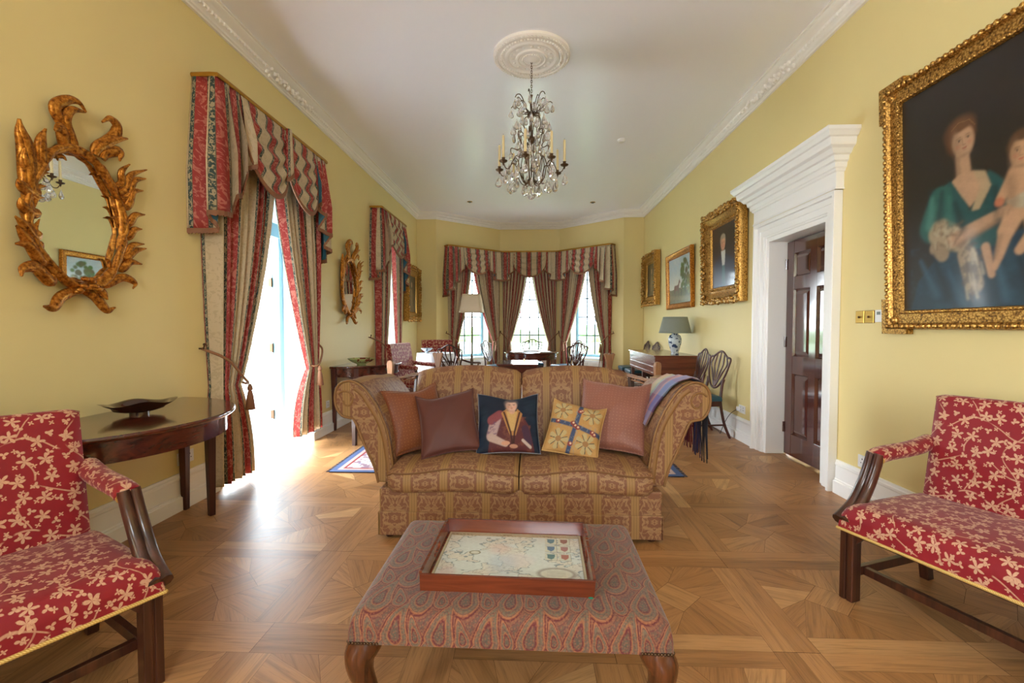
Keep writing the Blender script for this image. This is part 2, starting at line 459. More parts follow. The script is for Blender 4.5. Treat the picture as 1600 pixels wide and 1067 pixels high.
# ---------------------------------------------------------------- mesh collecting
class MB:
    def __init__(s):
        s.v = []; s.f = []; s.uv = {}; s.mi = {}
        s.x = None
    def add(s, vs, fs, uvs=None, mi=0, mat=None):
        b = len(s.v)
        if mat is not None: vs = [tuple(mat @ Vector(p)) for p in vs]
        s.v += [tuple(p) for p in vs]
        for k, f in enumerate(fs):
            if uvs is not None: s.uv[len(s.f)] = uvs[k]
            if mi: s.mi[len(s.f)] = mi
            s.f.append([b + i for i in f])
        return s
    def box(s, x0, x1, y0, y1, z0, z1, mi=0, mat=None, tp=1.0):
        cx, cy = (x0 + x1) / 2, (y0 + y1) / 2
        def q(x, y, z):
            return (cx + (x - cx) * tp, cy + (y - cy) * tp, z) if z == z0 and tp != 1 else (x, y, z)
        vs = [q(x, y, z) for z in (z0, z1) for x, y in ((x0, y0), (x1, y0), (x1, y1), (x0, y1))]
        fs = [(3, 2, 1, 0), (4, 5, 6, 7), (0, 1, 5, 4), (1, 2, 6, 5), (2, 3, 7, 6), (3, 0, 4, 7)]
        return s.add(vs, fs, None, mi, mat)
    def grid(s, fn, nu, nv, uvfn=None, mi=0, closeu=False, closev=False):
        vs = []; fs = []; uvs = []
        cu = nu if closeu else nu + 1
        cv = nv if closev else nv + 1
        for j in range(cv):
            for i in range(cu):
                vs.append(fn(i / nu, j / nv))
        for j in range(nv):
            for i in range(nu):
                a = j * cu + i; b = j * cu + (i + 1) % cu
                c_ = ((j + 1) % cv) * cu + (i + 1) % cu; d = ((j + 1) % cv) * cu + i
                fs.append((a, b, c_, d))
                if uvfn:
                    uvs.append([uvfn(i / nu, j / nv), uvfn((i + 1) / nu, j / nv), uvfn((i + 1) / nu, (j + 1) / nv), uvfn(i / nu, (j + 1) / nv)])
        return s.add(vs, fs, uvs if uvfn else None, mi)
    def tube(s, pts, r, n=8, flat=1.0, up=None, mi=0, closed=False, caps=True):
        """swept tube; r float or list; flat squashes the second axis"""
        P = [Vector(p) for p in pts]; N = len(P)
        rs = r if isinstance(r, (list, tuple)) else [r] * N
        T = []
        for i in range(N):
            a = P[(i - 1) % N] if closed or i > 0 else P[i]
            b = P[(i + 1) % N] if closed or i < N - 1 else P[i]
            T.append((b - a).normalized() if (b - a).length > 1e-9 else Vector((0, 0, 1)))
        u = Vector(up) if up else (Vector((0, 0, 1)) if abs(T[0].z) < 0.9 else Vector((0, 1, 0)))
        vs = []; L = 0; ls = []
        prev = u
        for i in range(N):
            if i: L += (P[i] - P[i - 1]).length
            ls.append(L)
            ref = u if up else prev
            side = T[i].cross(ref)
            if side.length < 1e-6: side = T[i].orthogonal()
            side.normalize(); w = side.cross(T[i]).normalized(); prev = w
            for k in range(n):
                a = 2 * PI * k / n
                vs.append(tuple(P[i] + side * (math.cos(a) * rs[i]) + w * (math.sin(a) * rs[i] * flat)))
        fs = []; uvs = []
        circ = 2 * PI * max(rs)
        M_ = N if closed else N - 1
        if closed: ls.append(L + (P[0] - P[-1]).length)
        for i in range(M_):
            for k in range(n):
                a = i * n + k; b = i * n + (k + 1) % n; c_ = ((i + 1) % N) * n + (k + 1) % n; d = ((i + 1) % N) * n + k
                fs.append((a, b, c_, d))
                u0, u1 = ls[i], ls[i + 1]
                v0, v1 = k / n * circ, (k + 1) / n * circ
                uvs.append([(u0, v0), (u0, v1), (u1, v1), (u1, v0)])
        if caps and not closed:
            fs.append(tuple(range(n))[::-1]); uvs.append([(0, 0)] * n)
            fs.append(tuple((N - 1) * n + k for k in range(n))); uvs.append([(0, 0)] * n)
        return s.add(vs, fs, uvs, mi)
    def lathe(s, prof, n=24, at=(0, 0, 0), mi=0, sy=1.0, arc=None):
        """prof (r, z) pairs"""
        vs = []; fs = []
        full = arc is None
        a0, a1 = (0, 2 * PI) if full else arc
        cn = n if full else n + 1
        for r, z in prof:
            for k in range(cn):
                a = a0 + (a1 - a0) * k / n
                vs.append((at[0] + r * math.cos(a), at[1] + r * sy * math.sin(a), at[2] + z))
        for j in range(len(prof) - 1):
            for k in range(n):
                a = j * cn + k; b = j * cn + (k + 1) % cn
                fs.append((a, b, b + cn, a + cn))
        if full:
            if prof[0][0] > 1e-6: fs.append(tuple(range(cn))[::-1])
            if prof[-1][0] > 1e-6: fs.append(tuple((len(prof) - 1) * cn + k for k in range(cn)))
        return s.add(vs, fs, None, mi)
    def prism(s, poly, a0, a1, plane='xz', mi=0, mat=None):
        """outline in a plane extruded along the third axis"""
        n = len(poly)
        def P(p, q):
            return {'xz': (p[0], q, p[1]), 'yz': (q, p[0], p[1]), 'xy': (p[0], p[1], q)}[plane]
        vs = [P(p, a0) for p in poly] + [P(p, a1) for p in poly]
        fs = [tuple(range(n)), tuple(range(2 * n - 1, n - 1, -1))]
        fs += [(i, n + i, n + (i + 1) % n, (i + 1) % n) for i in range(n)]
        return s.add(vs, fs, None, mi, mat)
    def ball(s, c_, rx, ry=None, rz=None, n=10, m=8, mi=0):
        ry = ry or rx; rz = rz or rx
        vs = [(c_[0], c_[1], c_[2] - rz)]
        for j in range(1, m):
            ph = -PI / 2 + PI * j / m
            for k in range(n):
                a = 2 * PI * k / n
                vs.append((c_[0] + rx * math.cos(ph) * math.cos(a), c_[1] + ry * math.cos(ph) * math.sin(a), c_[2] + rz * math.sin(ph)))
        vs.append((c_[0], c_[1], c_[2] + rz))
        fs = [(0, 1 + (k + 1) % n, 1 + k) for k in range(n)]
        for j in range(m - 2):
            for k in range(n):
                a = 1 + j * n + k; b = 1 + j * n + (k + 1) % n
                fs.append((a, b, b + n, a + n))
        t_ = len(vs) - 1; o = 1 + (m - 2) * n
        fs += [(o + k, o + (k + 1) % n, t_) for k in range(n)]
        return s.add(vs, fs, None, mi)
    def build(s, name, mat, parent=None, smooth=35, bevel=0, sub=0, mats=None, solid=None, uvs=1.0, loc=None, rot=None, attr=None):
        me = bpy.data.meshes.new(name)
        me.from_pydata(s.v, [], s.f)
        ms = mats or [mat]
        for m_ in ms: me.materials.append(m_)
        for k, v_ in s.mi.items(): me.polygons[k].material_index = v_
        ul = me.uv_layers.new(name='UVMap')
        co = s.v
        dat = np.zeros(len(me.loops) * 2, dtype=np.float32)
        for p in me.polygons:
            u = s.uv.get(p.index)
            if u is not None:
                for k, li in enumerate(p.loop_indices):
                    dat[2 * li] = u[k][0]; dat[2 * li + 1] = u[k][1]
            else:
                nx, ny, nz = abs(p.normal.x), abs(p.normal.y), abs(p.normal.z)
                for li, vi in zip(p.loop_indices, p.vertices):
                    x_, y_, z_ = co[vi]
                    if nz >= nx and nz >= ny: a, b = x_, y_
                    elif ny >= nx: a, b = x_, z_
                    else: a, b = y_, z_
                    dat[2 * li] = a * uvs; dat[2 * li + 1] = b * uvs
        ul.data.foreach_set('uv', dat)
        if smooth:
            me.shade_smooth()
            if smooth < 180: me.set_sharp_from_angle(angle=R(smooth))
        if attr is not None:
            kind, nm, vals = attr
            a_ = me.attributes.new(nm, 'FLOAT_COLOR' if kind == 'col' else 'FLOAT', 'POINT' if kind == 'col' else 'FACE')
            if kind == 'col':
                a_.data.foreach_set('color', np.asarray(vals, dtype=np.float32).ravel())
            else:
                a_.data.foreach_set('value', np.asarray(vals, dtype=np.float32).ravel())
        me.update()
        o = bpy.data.objects.new(name, me)
        COL.objects.link(o)
        if parent is not None: o.parent = parent
        if loc is not None: o.location = loc
        if rot is not None: o.rotation_euler = rot
        if solid:
            md = o.modifiers.new('solid', 'SOLIDIFY'); md.thickness = solid[0]; md.offset = 0
            if len(solid) > 1: md.material_offset = solid[1]
        if bevel:
            md = o.modifiers.new('bevel', 'BEVEL'); md.width = bevel; md.segments = 2; md.limit_method = 'ANGLE'; md.angle_limit = R(40)
        if sub:
            md = o.modifiers.new('sub', 'SUBSURF'); md.levels = sub; md.render_levels = sub
        return o

def thing(name, label, cat, loc=(0, 0, 0), rz=0.0, group=None):
    o = bpy.data.objects.new(name, None)
    COL.objects.link(o)
    o.empty_display_size = 0.1
    o.location = loc; o.rotation_euler = (0, 0, rz)
    return tag(o, label, cat, group)
def tag(o, label, cat, group=None):
    o['label'] = label; o['category'] = cat
    if group: o['group'] = group
    return o
def struct(o, name=None):
    o['kind'] = 'structure'
    return o
def stuff(o):
    o['kind'] = 'stuff'; return o
def copy_tree(o, parent=None):
    c_ = o.copy(); COL.objects.link(c_)
    c_.parent = parent
    for ch in [k for k in bpy.data.objects if k.parent == o]: copy_tree(ch, c_)
    return c_
def dup(o, loc, rz, label, group=None, scale=None):
    c_ = copy_tree(o)
    c_.location = loc; c_.rotation_euler = (0, 0, rz)
    c_['label'] = label
    if group: c_['group'] = group
    if scale: c_.scale = scale
    return c_
def bez(pts, n=12):
    """Catmull-Rom through points"""
    P = [Vector(p if len(p) == 3 else (p[0], 0, p[1])) for p in pts]
    P = [P[0] * 2 - P[1]] + P + [P[-1] * 2 - P[-2]]
    out = []
    for i in range(1, len(P) - 2):
        p0, p1, p2, p3 = P[i - 1:i + 3]
        for k in range(n):
            t_ = k / n
            out.append(0.5 * ((2 * p1) + (p2 - p0) * t_ + (2 * p0 - 5 * p1 + 4 * p2 - p3) * t_ ** 2 + (3 * p1 - p0 - 3 * p2 + p3) * t_ ** 3))
    out.append(P[-2])
    return out
def lerp(a, b, t_): return a + (b - a) * t_
def ss(t_): t_ = min(1, max(0, t_)); return t_ * t_ * (3 - 2 * t_)
def interp(x, xs, ys):
    return float(np.interp(x, xs, ys))
M['bars'] = paint('backlit_glazing_bar_paint', srgb(62, 78, 90), 0.4, 0.01)  # dark tone puts the backlit shade of the bars into their colour
# ================================================================ the room
# ---- parquet floor
def clip_poly(poly, x0, x1, y0, y1):
    def cl(P, ax, v, sg):
        out = []
        for i in range(len(P)):
            a, b = P[i], P[(i + 1) % len(P)]
            ia, ib = (a[ax] - v) * sg >= 0, (b[ax] - v) * sg >= 0
            if ia: out.append(a)
            if ia != ib:
                t_ = (v - a[ax]) / (b[ax] - a[ax])
                out.append((a[0] + (b[0] - a[0]) * t_, a[1] + (b[1] - a[1]) * t_))
        return out
    for ax, v, sg in ((0, x0, 1), (0, x1, -1), (1, y0, 1), (1, y1, -1)):
        if poly: poly = cl(poly, ax, v, sg)
    return poly
mb = MB(); tones = []
def block(poly, ang, cx0, cy0, flip):
    pts = [(cx0 + (x if not flip else -x), cy0 + y) for x, y in poly]
    pts = clip_poly(pts, XL - 0.02, XR + 0.2, YR - 0.02, 10.62)
    if len(pts) < 3: return
    area = sum(pts[i][0] * pts[(i + 1) % len(pts)][1] - pts[(i + 1) % len(pts)][0] * pts[i][1] for i in range(len(pts))) / 2
    if abs(area) < 1e-5: return
    if area < 0: pts = pts[::-1]
    # shrink slightly so that a dark joint shows
    n = len(pts); g = 0.0007; q = []
    cxm = sum(p[0] for p in pts) / n; cym = sum(p[1] for p in pts) / n
    for x, y in pts:
        d = math.hypot(x - cxm, y - cym) + 1e-6
        q.append((x - (x - cxm) / d * g * 1.4, y - (y - cym) / d * g * 1.4))
    a = -ang if flip else ang
    ca, sa = math.cos(a), math.sin(a)
    ou, ov = random.uniform(0, 9), random.uniform(0, 9)
    mb.add([(x, y, 0.0) for x, y in q], [tuple(range(n))], [[((x * ca + y * sa) + ou, (-x * sa + y * ca) + ov) for x, y in q]])
    tones.append(min(1, max(0, random.gauss(0.55, 0.17))))
PP = 0.70; B = 0.088; H = PP / 2; I = H - B
A_, B_, D_ = (I, I), (-0.30 * I, I), 0.44 * I
for gx in range(-6, 4):
    for gy in range(-8, 14):
        cx0 = 1.02 - PP * 0.5 + PP * gx + PP; cy0 = 1.75 - PP * 0.5 + PP * gy
        flip = (gx + gy) % 2 == 0
        for k in range(4):
            a = k * PI / 2
            def rot(p): return (p[0] * math.cos(a) - p[1] * math.sin(a), p[0] * math.sin(a) + p[1] * math.cos(a))
            block([rot(p) for p in ((-H, I), (I, I), (I, H), (-H, H))], a, cx0, cy0, flip)
            sp = 0.45
            m1 = (lerp(A_[0], B_[0], sp), I); m2 = (D_ * (1 - sp) , D_ * sp)
            block([rot(p) for p in (A_, m1, m2, (D_, 0))], a + R(62), cx0, cy0, flip)
            block([rot(p) for p in (m1, B_, (0, D_), m2)], a + R(70), cx0, cy0, flip)
            block([rot(p) for p in (A_, (D_, 0), (I, 0.30 * I))], a + R(40), cx0, cy0, flip)
        block([(0, D_), (-D_, 0), (0, -D_), (D_, 0)], R(45), cx0, cy0, flip)
nf = len(tones)
mb.add([(XL - .02, YR - .02, -0.0012), (XR + .2, YR - .02, -0.0012), (XR + .2, 10.62, -0.0012), (XL - .02, 10.62, -0.0012)], [(0, 1, 2, 3)], None, 1)
tones.append(0)
fl = mb.build('floor', None, smooth=0, mats=[M['floor'], M['gap']], attr=('face', 'tone', tones))
struct(fl)

# ---- walls
def wall(name, org, ang, length, height, ops, th=0.35, x_start=0.0):
    """local x along the wall (viewer's right), local y outwards; ops = (x0, x1, z0, z1, arch_rise)"""
    mb = MB(); x = x_start
    for (a, b, z0, z1, rise) in sorted(ops):
        mb.box(x, a, 0, th, -0.02, height)
        if z0 > 0.001: mb.box(a, b, 0, th, -0.02, z0)
        if rise:
            n = 24; c_ = (a + b) / 2; hw = (b - a) / 2
            for k in range(n):
                xa, xb = a + (b - a) * k / n, a + (b - a) * (k + 1) / n
                za = z1 + rise * math.sqrt(max(0, 1 - ((xa - c_) / hw) ** 2)); zb = z1 + rise * math.sqrt(max(0, 1 - ((xb - c_) / hw) ** 2))
                mb.add([(xa, 0, za), (xb, 0, zb), (xb, 0, height), (xa, 0, height), (xa, th, za), (xb, th, zb), (xb, th, height), (xa, th, height)],
                       [(0, 1, 2, 3), (7, 6, 5, 4), (0, 4, 5, 1)])
        else:
            mb.box(a, b, 0, th, z1, height)
        x = b
    mb.box(x, length, 0, th, -0.02, height)
    o = mb.build(name, M['wall'], smooth=0, loc=(org[0], org[1], 0), rot=(0, 0, ang))
    return struct(o)
def reveal(name, org, ang, x0, x1, z0, z1, rise, th, sill=0.0):
    """white lining of an opening, a thin shell hugging its sides"""
    mb = MB(); e = 0.008
    path = [(x0, z0), (x0, z1)]
    c_ = (x0 + x1) / 2; hw = (x1 - x0) / 2
    if rise: path += [(c_ - hw * math.cos(k * PI / 24), z1 + rise * math.sin(k * PI / 24)) for k in range(1, 24)]
    path += [(x1, z1), (x1, z0)]
    ins = []
    for (x, z) in path:
        if z <= z1 + 1e-6 and (abs(x - x0) < 1e-6 or abs(x - x1) < 1e-6):
            ins.append((x + e if x < c_ else x - e, z if (z < z1 or rise) else z - e))
        else:
            k = 1 - e / max(hw, 0.1); ins.append((c_ + (x - c_) * k, z1 + (z - z1) * k))
    n = len(path)
    vs = [(x, -0.003, z) for x, z in path] + [(x, -0.003, z) for x, z in ins] + [(x, th + .003, z) for x, z in path] + [(x, th + .003, z) for x, z in ins]
    fs = []
    for i in range(n - 1):
        fs += [(i, i + 1, n + i + 1, n + i), (n + i, n + i + 1, 3 * n + i + 1, 3 * n + i)]
    mb.add(vs, fs)
    if sill:
        mb.box(x0 - .05, x1 + .05, -sill, th, z0 - .03, z0 + 0.008)
    return struct(mb.build(name, M['white'], smooth=30, loc=(org[0], org[1], 0), rot=(0, 0, ang)))

LW = ((XL, 0), R(90)); RW = ((XR, 0), R(-90))
D1 = (3.40, 4.87); W2 = (6.90, 7.95)
wall('wall_left', (XL, 0), R(90), YB + 0.0, ZC, [(-2.00, -0.70, 0.5, 2.9, 0), (D1[0], D1[1], 0, 2.33, 0.70), (W2[0], W2[1], 0.12, 2.33, 0.5)], 0.42, YR)  # first opening is added, unseen, for foreground light
wall('wall_right', (XR, 0), R(-90), -YR, ZC, [(-4.60, -3.655, 0, 2.12, 0)], 0.42, -YB)
LA = math.atan2(1.08, 1.26); RA = math.atan2(-1.08, 1.25)
LL = math.hypot(1.26, 1.08); RL = math.hypot(1.25, 1.08)
wall('wall_back_left', (XL, YB), 0, 0.41, ZC, [], 0.3, -0.4)
wall('wall_back_right', (1.90, YB), 0, 0.8, ZC, [], 0.3)
SZ0, SZ1 = 0.56, 2.78
wall('wall_bay_left', BAY[0], LA, LL, ZC, [(LL / 2 - .5, LL / 2 + .5, SZ0, SZ1, 0)], 0.32)
wall('wall_bay_centre', BAY[1], 0, 1.38, ZC, [(.69 - .5, .69 + .5, SZ0, SZ1, 0)], 0.32)
wall('wall_bay_right', BAY[2], RA, RL, ZC, [(RL / 2 - .5, RL / 2 + .5, SZ0, SZ1, 0)], 0.32)
# wall behind the camera
wall('wall_rear', (XL - .4, YR), R(0), 5.5, ZC, [(2.35, 3.65, 0.9, 3.0, 0)], -0.3)  # opening added here to light the foreground
mb = MB(); mb.box(XL - 0.5, XR + 0.5, YR - 0.4, 10.95, ZC, ZC + 0.15)
struct(mb.build('ceiling', M['ceiling'], smooth=0))
reveal('trim_1', (XL, 0), R(90), D1[0], D1[1], 0.0, 2.33, 0.70, 0.42)
reveal('trim_2', (XL, 0), R(90), W2[0], W2[1], 0.12, 2.33, 0.5, 0.42)
for nm, org, an, ln in (('trim_3', BAY[0], LA, LL), ('trim_4', BAY[1], 0, 1.38), ('trim_5', BAY[2], RA, RL)):
    reveal(nm, org, an, ln / 2 - .5, ln / 2 + .5, SZ0, SZ1, 0, 0.32, 0.04)

# ---- sweeps along the walls: path of (x, y), profile of (distance into the room, z)
def sweep(path, prof, mb=None):
    mb = mb or MB()
    P = [Vector((p[0], p[1])) for p in path]; N = len(P)
    offs = []
    for i in range(N):
        ns = []
        if i > 0: d = (P[i] - P[i - 1]).normalized(); ns.append(Vector((d.y, -d.x)))
        if i < N - 1: d = (P[i + 1] - P[i]).normalized(); ns.append(Vector((d.y, -d.x)))
        if len(ns) == 1: offs.append(ns[0])
        else:
            m_ = (ns[0] + ns[1]).normalized(); offs.append(m_ / max(0.3, m_.dot(ns[0])))
    vs = []; fs = []; K = len(prof)
    for i in range(N):
        for d, z in prof:
            q = P[i] + offs[i] * d; vs.append((q.x, q.y, z))
    for i in range(N - 1):
        for k in range(K - 1):
            fs.append((i * K + k, i * K + k + 1, (i + 1) * K + k + 1, (i + 1) * K + k))
    fs.append(tuple(range(K))); fs.append(tuple((N - 1) * K + k for k in range(K - 1, -1, -1)))
    return mb.add(vs, fs)
room = [(XL, YR), (XL, YB), (BAY[0][0], YB)] + BAY[1:3] + [(BAY[3][0], YB), (XR, YB), (XR, YR)]
c0 = 3.485
corn = [(0, c0), (.022, c0), (.022, c0 + .016), (.034, c0 + .022), (.034, c0 + .04), (.05, c0 + .055), (.062, c0 + .06), (.062, c0 + .082), (.078, c0 + .088), (.10, c0 + .098), (.118, c0 + .115), (.118, c0 + .122), (.135, c0 + .124), (.135, ZC), (0, ZC)]
mb = sweep(room, corn)
# carved leaf run in the cornice cove along both long walls
for sx, xw in ((1, XL), (-1, XR)):
    y = 1.6
    while y < 9.3:
        fl_ = (4.0 < y < 4.8) if sx > 0 else (4.1 < y < 4.9)
        if fl_:
            for k in range(3):
                mb.ball((xw + sx * (.055 + random.uniform(-.018, .03)), y + k * .018, c0 + .05 + random.uniform(-.025, .035)), .018, .014, .02, 6, 4)
            y += 0.045
        else:
            mb.ball((xw + sx * .056, y, c0 + .066), .014, .012, .018, 6, 4); y += 0.042
struct(mb.build('trim_6', M['plaster'], smooth=30))
bp = [(0, .25), (.012, .25), (.014, .235), (.02, .228), (.02, .215), (.014, .205), (.016, .11), (.022, .104), (.022, .096), (.034, .09), (.034, .0), (0, .0)]
def base(name, path): struct(sweep(path, bp).build(name, M['white'], smooth=30))
base('baseboard_left', [(XL, YR), (XL, D1[0] - .06)])
base('baseboard_left_middle', [(XL - .25, D1[1]), (XL, D1[1]), (XL, YB)])
base('baseboard_bay', [(XL, YB), (BAY[0][0], YB), BAY[1], BAY[2], BAY[3], (XR, YB)])
base('baseboard_right_far', [(XR, YB), (XR, 4.76)])
base('baseboard_right_near', [(XR, 3.50), (XR, YR)])

# ---- ceiling rose
mb = MB()
rp = [(.335, 0), (.335, -.022), (.325, -.03), (.30, -.034), (.295, -.026), (.235, -.026), (.23, -.038), (.215, -.042), (.20, -.036), (.195, -.03), (.14, -.032), (.135, -.044), (.12, -.048), (.11, -.04), (.05, -.046), (.03, -.06), (.001, -.064)]
mb.lathe(rp, 64, (0, 4.06, ZC))
for r_, n_, s_ in ((.265, 60, .013), (.168, 16, .016), (.08, 26, .009), (.315, 72, .007)):
    for k in range(n_):
        a = 2 * PI * k / n_
        mb.ball((r_ * math.cos(a), 4.06 + r_ * math.sin(a), ZC - (.03 if r_ > .1 else .042)), s_, s_, .012, 6, 4)
struct(mb.build('ceiling_rose', M['plaster'], smooth=35))

# ---- panelled door and its white surround (right wall)
RWL = lambda y: -y                       # world y -> local x on the right wall
da, db, dt = -4.60, -3.655, 2.12
g = thing('door_1', 'x', 'door', (XR, 0, 0), R(-90)); del g['label']; del g['category']; g['kind'] = 'structure'
dy = 0.17; lf0, lf1 = da + .055, db - .055
mb = MB()
T = 0.045; st = .115; zt = dt - .06; z_ = [0.012, .22, .86, 1.00, 1.60, 1.70, zt - .13, zt]
rails = [(z_[0], z_[1]), (.80, .97), (1.60, 1.72), (zt - .12, zt)]
xm = (lf0 + lf1) / 2
mb.box(lf0, lf0 + st, dy, dy + T, z_[0], zt); mb.box(lf1 - st, lf1, dy, dy + T, z_[0], zt); mb.box(xm - .05, xm + .05, dy, dy + T, z_[0], zt)
for a, b in rails: mb.box(lf0 + st, lf1 - st, dy + .0005, dy + T, a, b)
mb.build('door_leaf', M['doorwood'], g, smooth=0, bevel=.003)
for (zz0, zz1) in ((.22, .80), (.97, 1.60), (1.72, zt - .12)):
    for (xa, xb) in ((lf0 + st, xm - .05), (xm + .05, lf1 - st)):
        mb = MB(); d0, d1 = dy + .016, dy + .002; w = .035; iv = .012
        mb.box(xa, xb, dy + .02, dy + T - .005, zz0, zz1)
        def ringp(i0, y0, i1, y1):
            o = [(xa + i0, y0, zz0 + i0), (xb - i0, y0, zz0 + i0), (xb - i0, y0, zz1 - i0), (xa + i0, y0, zz1 - i0)]
            n_ = [(xa + i1, y1, zz0 + i1), (xb - i1, y1, zz0 + i1), (xb - i1, y1, zz1 - i1), (xa + i1, y1, zz1 - i1)]
            mb.add(o + n_, [(0, 1, 5, 4), (1, 2, 6, 5), (2, 3, 7, 6), (3, 0, 4, 7)])
        ringp(0, dy, iv, dy + .018); ringp(iv, dy + .018, iv + w, dy + .004)
        q = iv + w
        mb.add([(xa + q, dy + .004, zz0 + q), (xb - q, dy + .004, zz0 + q), (xb - q, dy + .004, zz1 - q), (xa + q, dy + .004, zz1 - q)], [(0, 1, 2, 3)])
        mb.build('door_panel', M['doorwood'], g, smooth=0)
mb = MB(); kx = lf1 - .055
mb.tube([(kx, dy, 1.0), (kx, dy - .012, 1.0)], .026, 14); mb.tube([(kx, dy, 1.0), (kx, dy - .04, 1.0)], .01, 10); mb.ball((kx, dy - .058, 1.0), .028, .022, .028, 14, 10)
mb.build('door_knob', M['black'], g)
for zz in (.22, 1.05, 1.80):
    mb = MB(); mb.tube([(lf0 - .004, dy - .006, zz), (lf0 - .004, dy - .006, zz + .1)], .008, 8); mb.build('hinge', M['doorwood'], g)
# lining, stops, architrave, entablature
mb = MB()
for xa, xb in ((da, da + .05), (db - .05, db)): mb.box(xa, xb, -.004, .26, 0, dt)
mb.box(da, db, -.0035, .26, dt - .05, dt)
struct(mb.build('trim_7', M['white'], smooth=0, loc=(XR, 0, 0), rot=(0, 0, R(-90)), bevel=.004))
mb = MB()
wA = .145
def archi(xa, xb, sgn):      # stepped moulding, xa inner edge, xb outer edge
    for f0, f1, d in ((0, .12, .018), (.12, .5, .026), (.5, .82, .034), (.82, 1, .065)):
        a, b = lerp(xa, xb, f0), lerp(xa, xb, f1)
        mb.box(min(a, b), max(a, b), -d, 0, 0, dt + wA * (f1 if f1 < 1 else 1))
archi(da + .01, da - wA, -1); archi(db - .01, db + wA, 1)
for f0, f1, d in ((0, .12, .0175), (.12, .5, .0255), (.5, .82, .0335), (.82, .999, .0645)):
    mb.box(da - wA * f1 + .001, db + wA * f1 - .001, -d, -.001, dt - .01 + wA * f0, dt + wA * f1)
z0 = dt + wA; xa, xb = da - wA, db + wA
ent = [(0, .067), (.02, .06), (.03, .058), (.13, .058), (.135, .07), (.15, .075), (.155, .085), (.19, .09), (.2, .105), (.235, .11), (.24, .13), (.27, .15), (.285, .175), (.30, .18), (.335, .185), (.34, .20), (.365, .215), (.375, .225), (.40, .225)]
vs = []
for h, d in ent:
    e = d - .05
    vs += [(xa - e, 0, z0 + h), (xa - e, -d, z0 + h), (xb + e, -d, z0 + h), (xb + e, 0, z0 + h)]
fs = []
for k in range(len(ent) - 1):
    a = 4 * k
    fs += [(a + i, a + 4 + i, a + 5 + i, a + 1 + i) for i in range(3)]
e_ = 4 * (len(ent) - 1); fs += [(e_, e_ + 1, e_ + 2, e_ + 3)]
mb.add(vs, [f[::-1] for f in fs])
nd = 40
for k in range(nd):
    x = xa + .0 + (xb - xa) * (k + .5) / nd
    mb.box(x - .008, x + .008, -.105, -.07, z0 + .195, z0 + .228)
struct(mb.build('trim_8', M['white'], smooth=0, loc=(XR, 0, 0), rot=(0, 0, R(-90)), bevel=.003))

mb = MB(); mb.box(da - .2, db + .2, .421, .47, -.02, dt + .2); mb.box(da - .2, db + .2, .26, .47, -.06, -.003)  # unseen panels added to keep daylight from showing round the door
struct(mb.build('wall_light_stop', M['wall'], smooth=0, loc=(XR, 0, 0), rot=(0, 0, R(-90))))

# ---- french door in the arched opening (left wall). local x = world y, local y = outward
g = thing('door_2', 'x', 'door', (XL, 0, 0), R(90)); del g['label']; del g['category']; g['kind'] = 'structure'
fy = 0.30; a, b = D1[0] + .01, D1[1] - .01; c_ = (a + b) / 2; hw = (b - a) / 2
mb = MB(); fw_ = .075
mb.box(a, a + fw_, fy, fy + .07, 0, 2.33); mb.box(b - fw_, b, fy, fy + .07, 0, 2.33)
mb.box(a, b, fy - .012, fy + .08, 2.19, 2.33)
mb.box(a + fw_, b - fw_, fy, fy + .07, 0.0, .02)
def arc_ring(r0x, r0z, r1x, r1z, y0, y1, mb, n=28):
    for k in range(n):
        t0, t1 = PI * k / n, PI * (k + 1) / n
        q = []
        for tt in (t0, t1):
            for rx, rz in ((r0x, r0z), (r1x, r1z)): q.append((c_ - rx * math.cos(tt), 2.33 + rz * math.sin(tt)))
        mb.add([(q[0][0], y0, q[0][1]), (q[1][0], y0, q[1][1]), (q[3][0], y0, q[3][1]), (q[2][0], y0, q[2][1]),
                (q[0][0], y1, q[0][1]), (q[1][0], y1, q[1][1]), (q[3][0], y1, q[3][1]), (q[2][0], y1, q[2][1])],
               [(0, 1, 2, 3), (7, 6, 5, 4), (0, 3, 7, 4), (1, 5, 6, 2)])
arc_ring(hw - fw_, .69 - fw_, hw, .69, fy, fy + .07, mb)
mb.build('door_frame', M['duckegg'], g, smooth=30)
mb = MB()
arc_ring(hw * .55, .38, hw * .55 + .022, .402, fy + .02, fy + .05, mb)
for k in (1, 2, 3, 4):
    an = PI * k / 5
    p0 = (c_ - hw * .56 * math.cos(an), fy + .035, 2.33 + .39 * math.sin(an)); p1 = (c_ - (hw - fw_) * math.cos(an), fy + .035, 2.33 + (.69 - fw_) * math.sin(an))
    mb.tube([p0, p1], .011, 6)
mb.build('fanlight_bars', M['bars'], g, smooth=0)
mb = MB(); n = 24
vs = [(c_, fy + .035, 2.33)] + [(c_ - (hw - fw_) * math.cos(PI * k / n), fy + .035, 2.33 + (.69 - fw_) * math.sin(PI * k / n)) for k in range(n + 1)]
mb.add(vs, [(0, k, k + 1) for k in range(1, n + 1)]); mb.build('fanlight_pane', M['glass'], g, smooth=0)
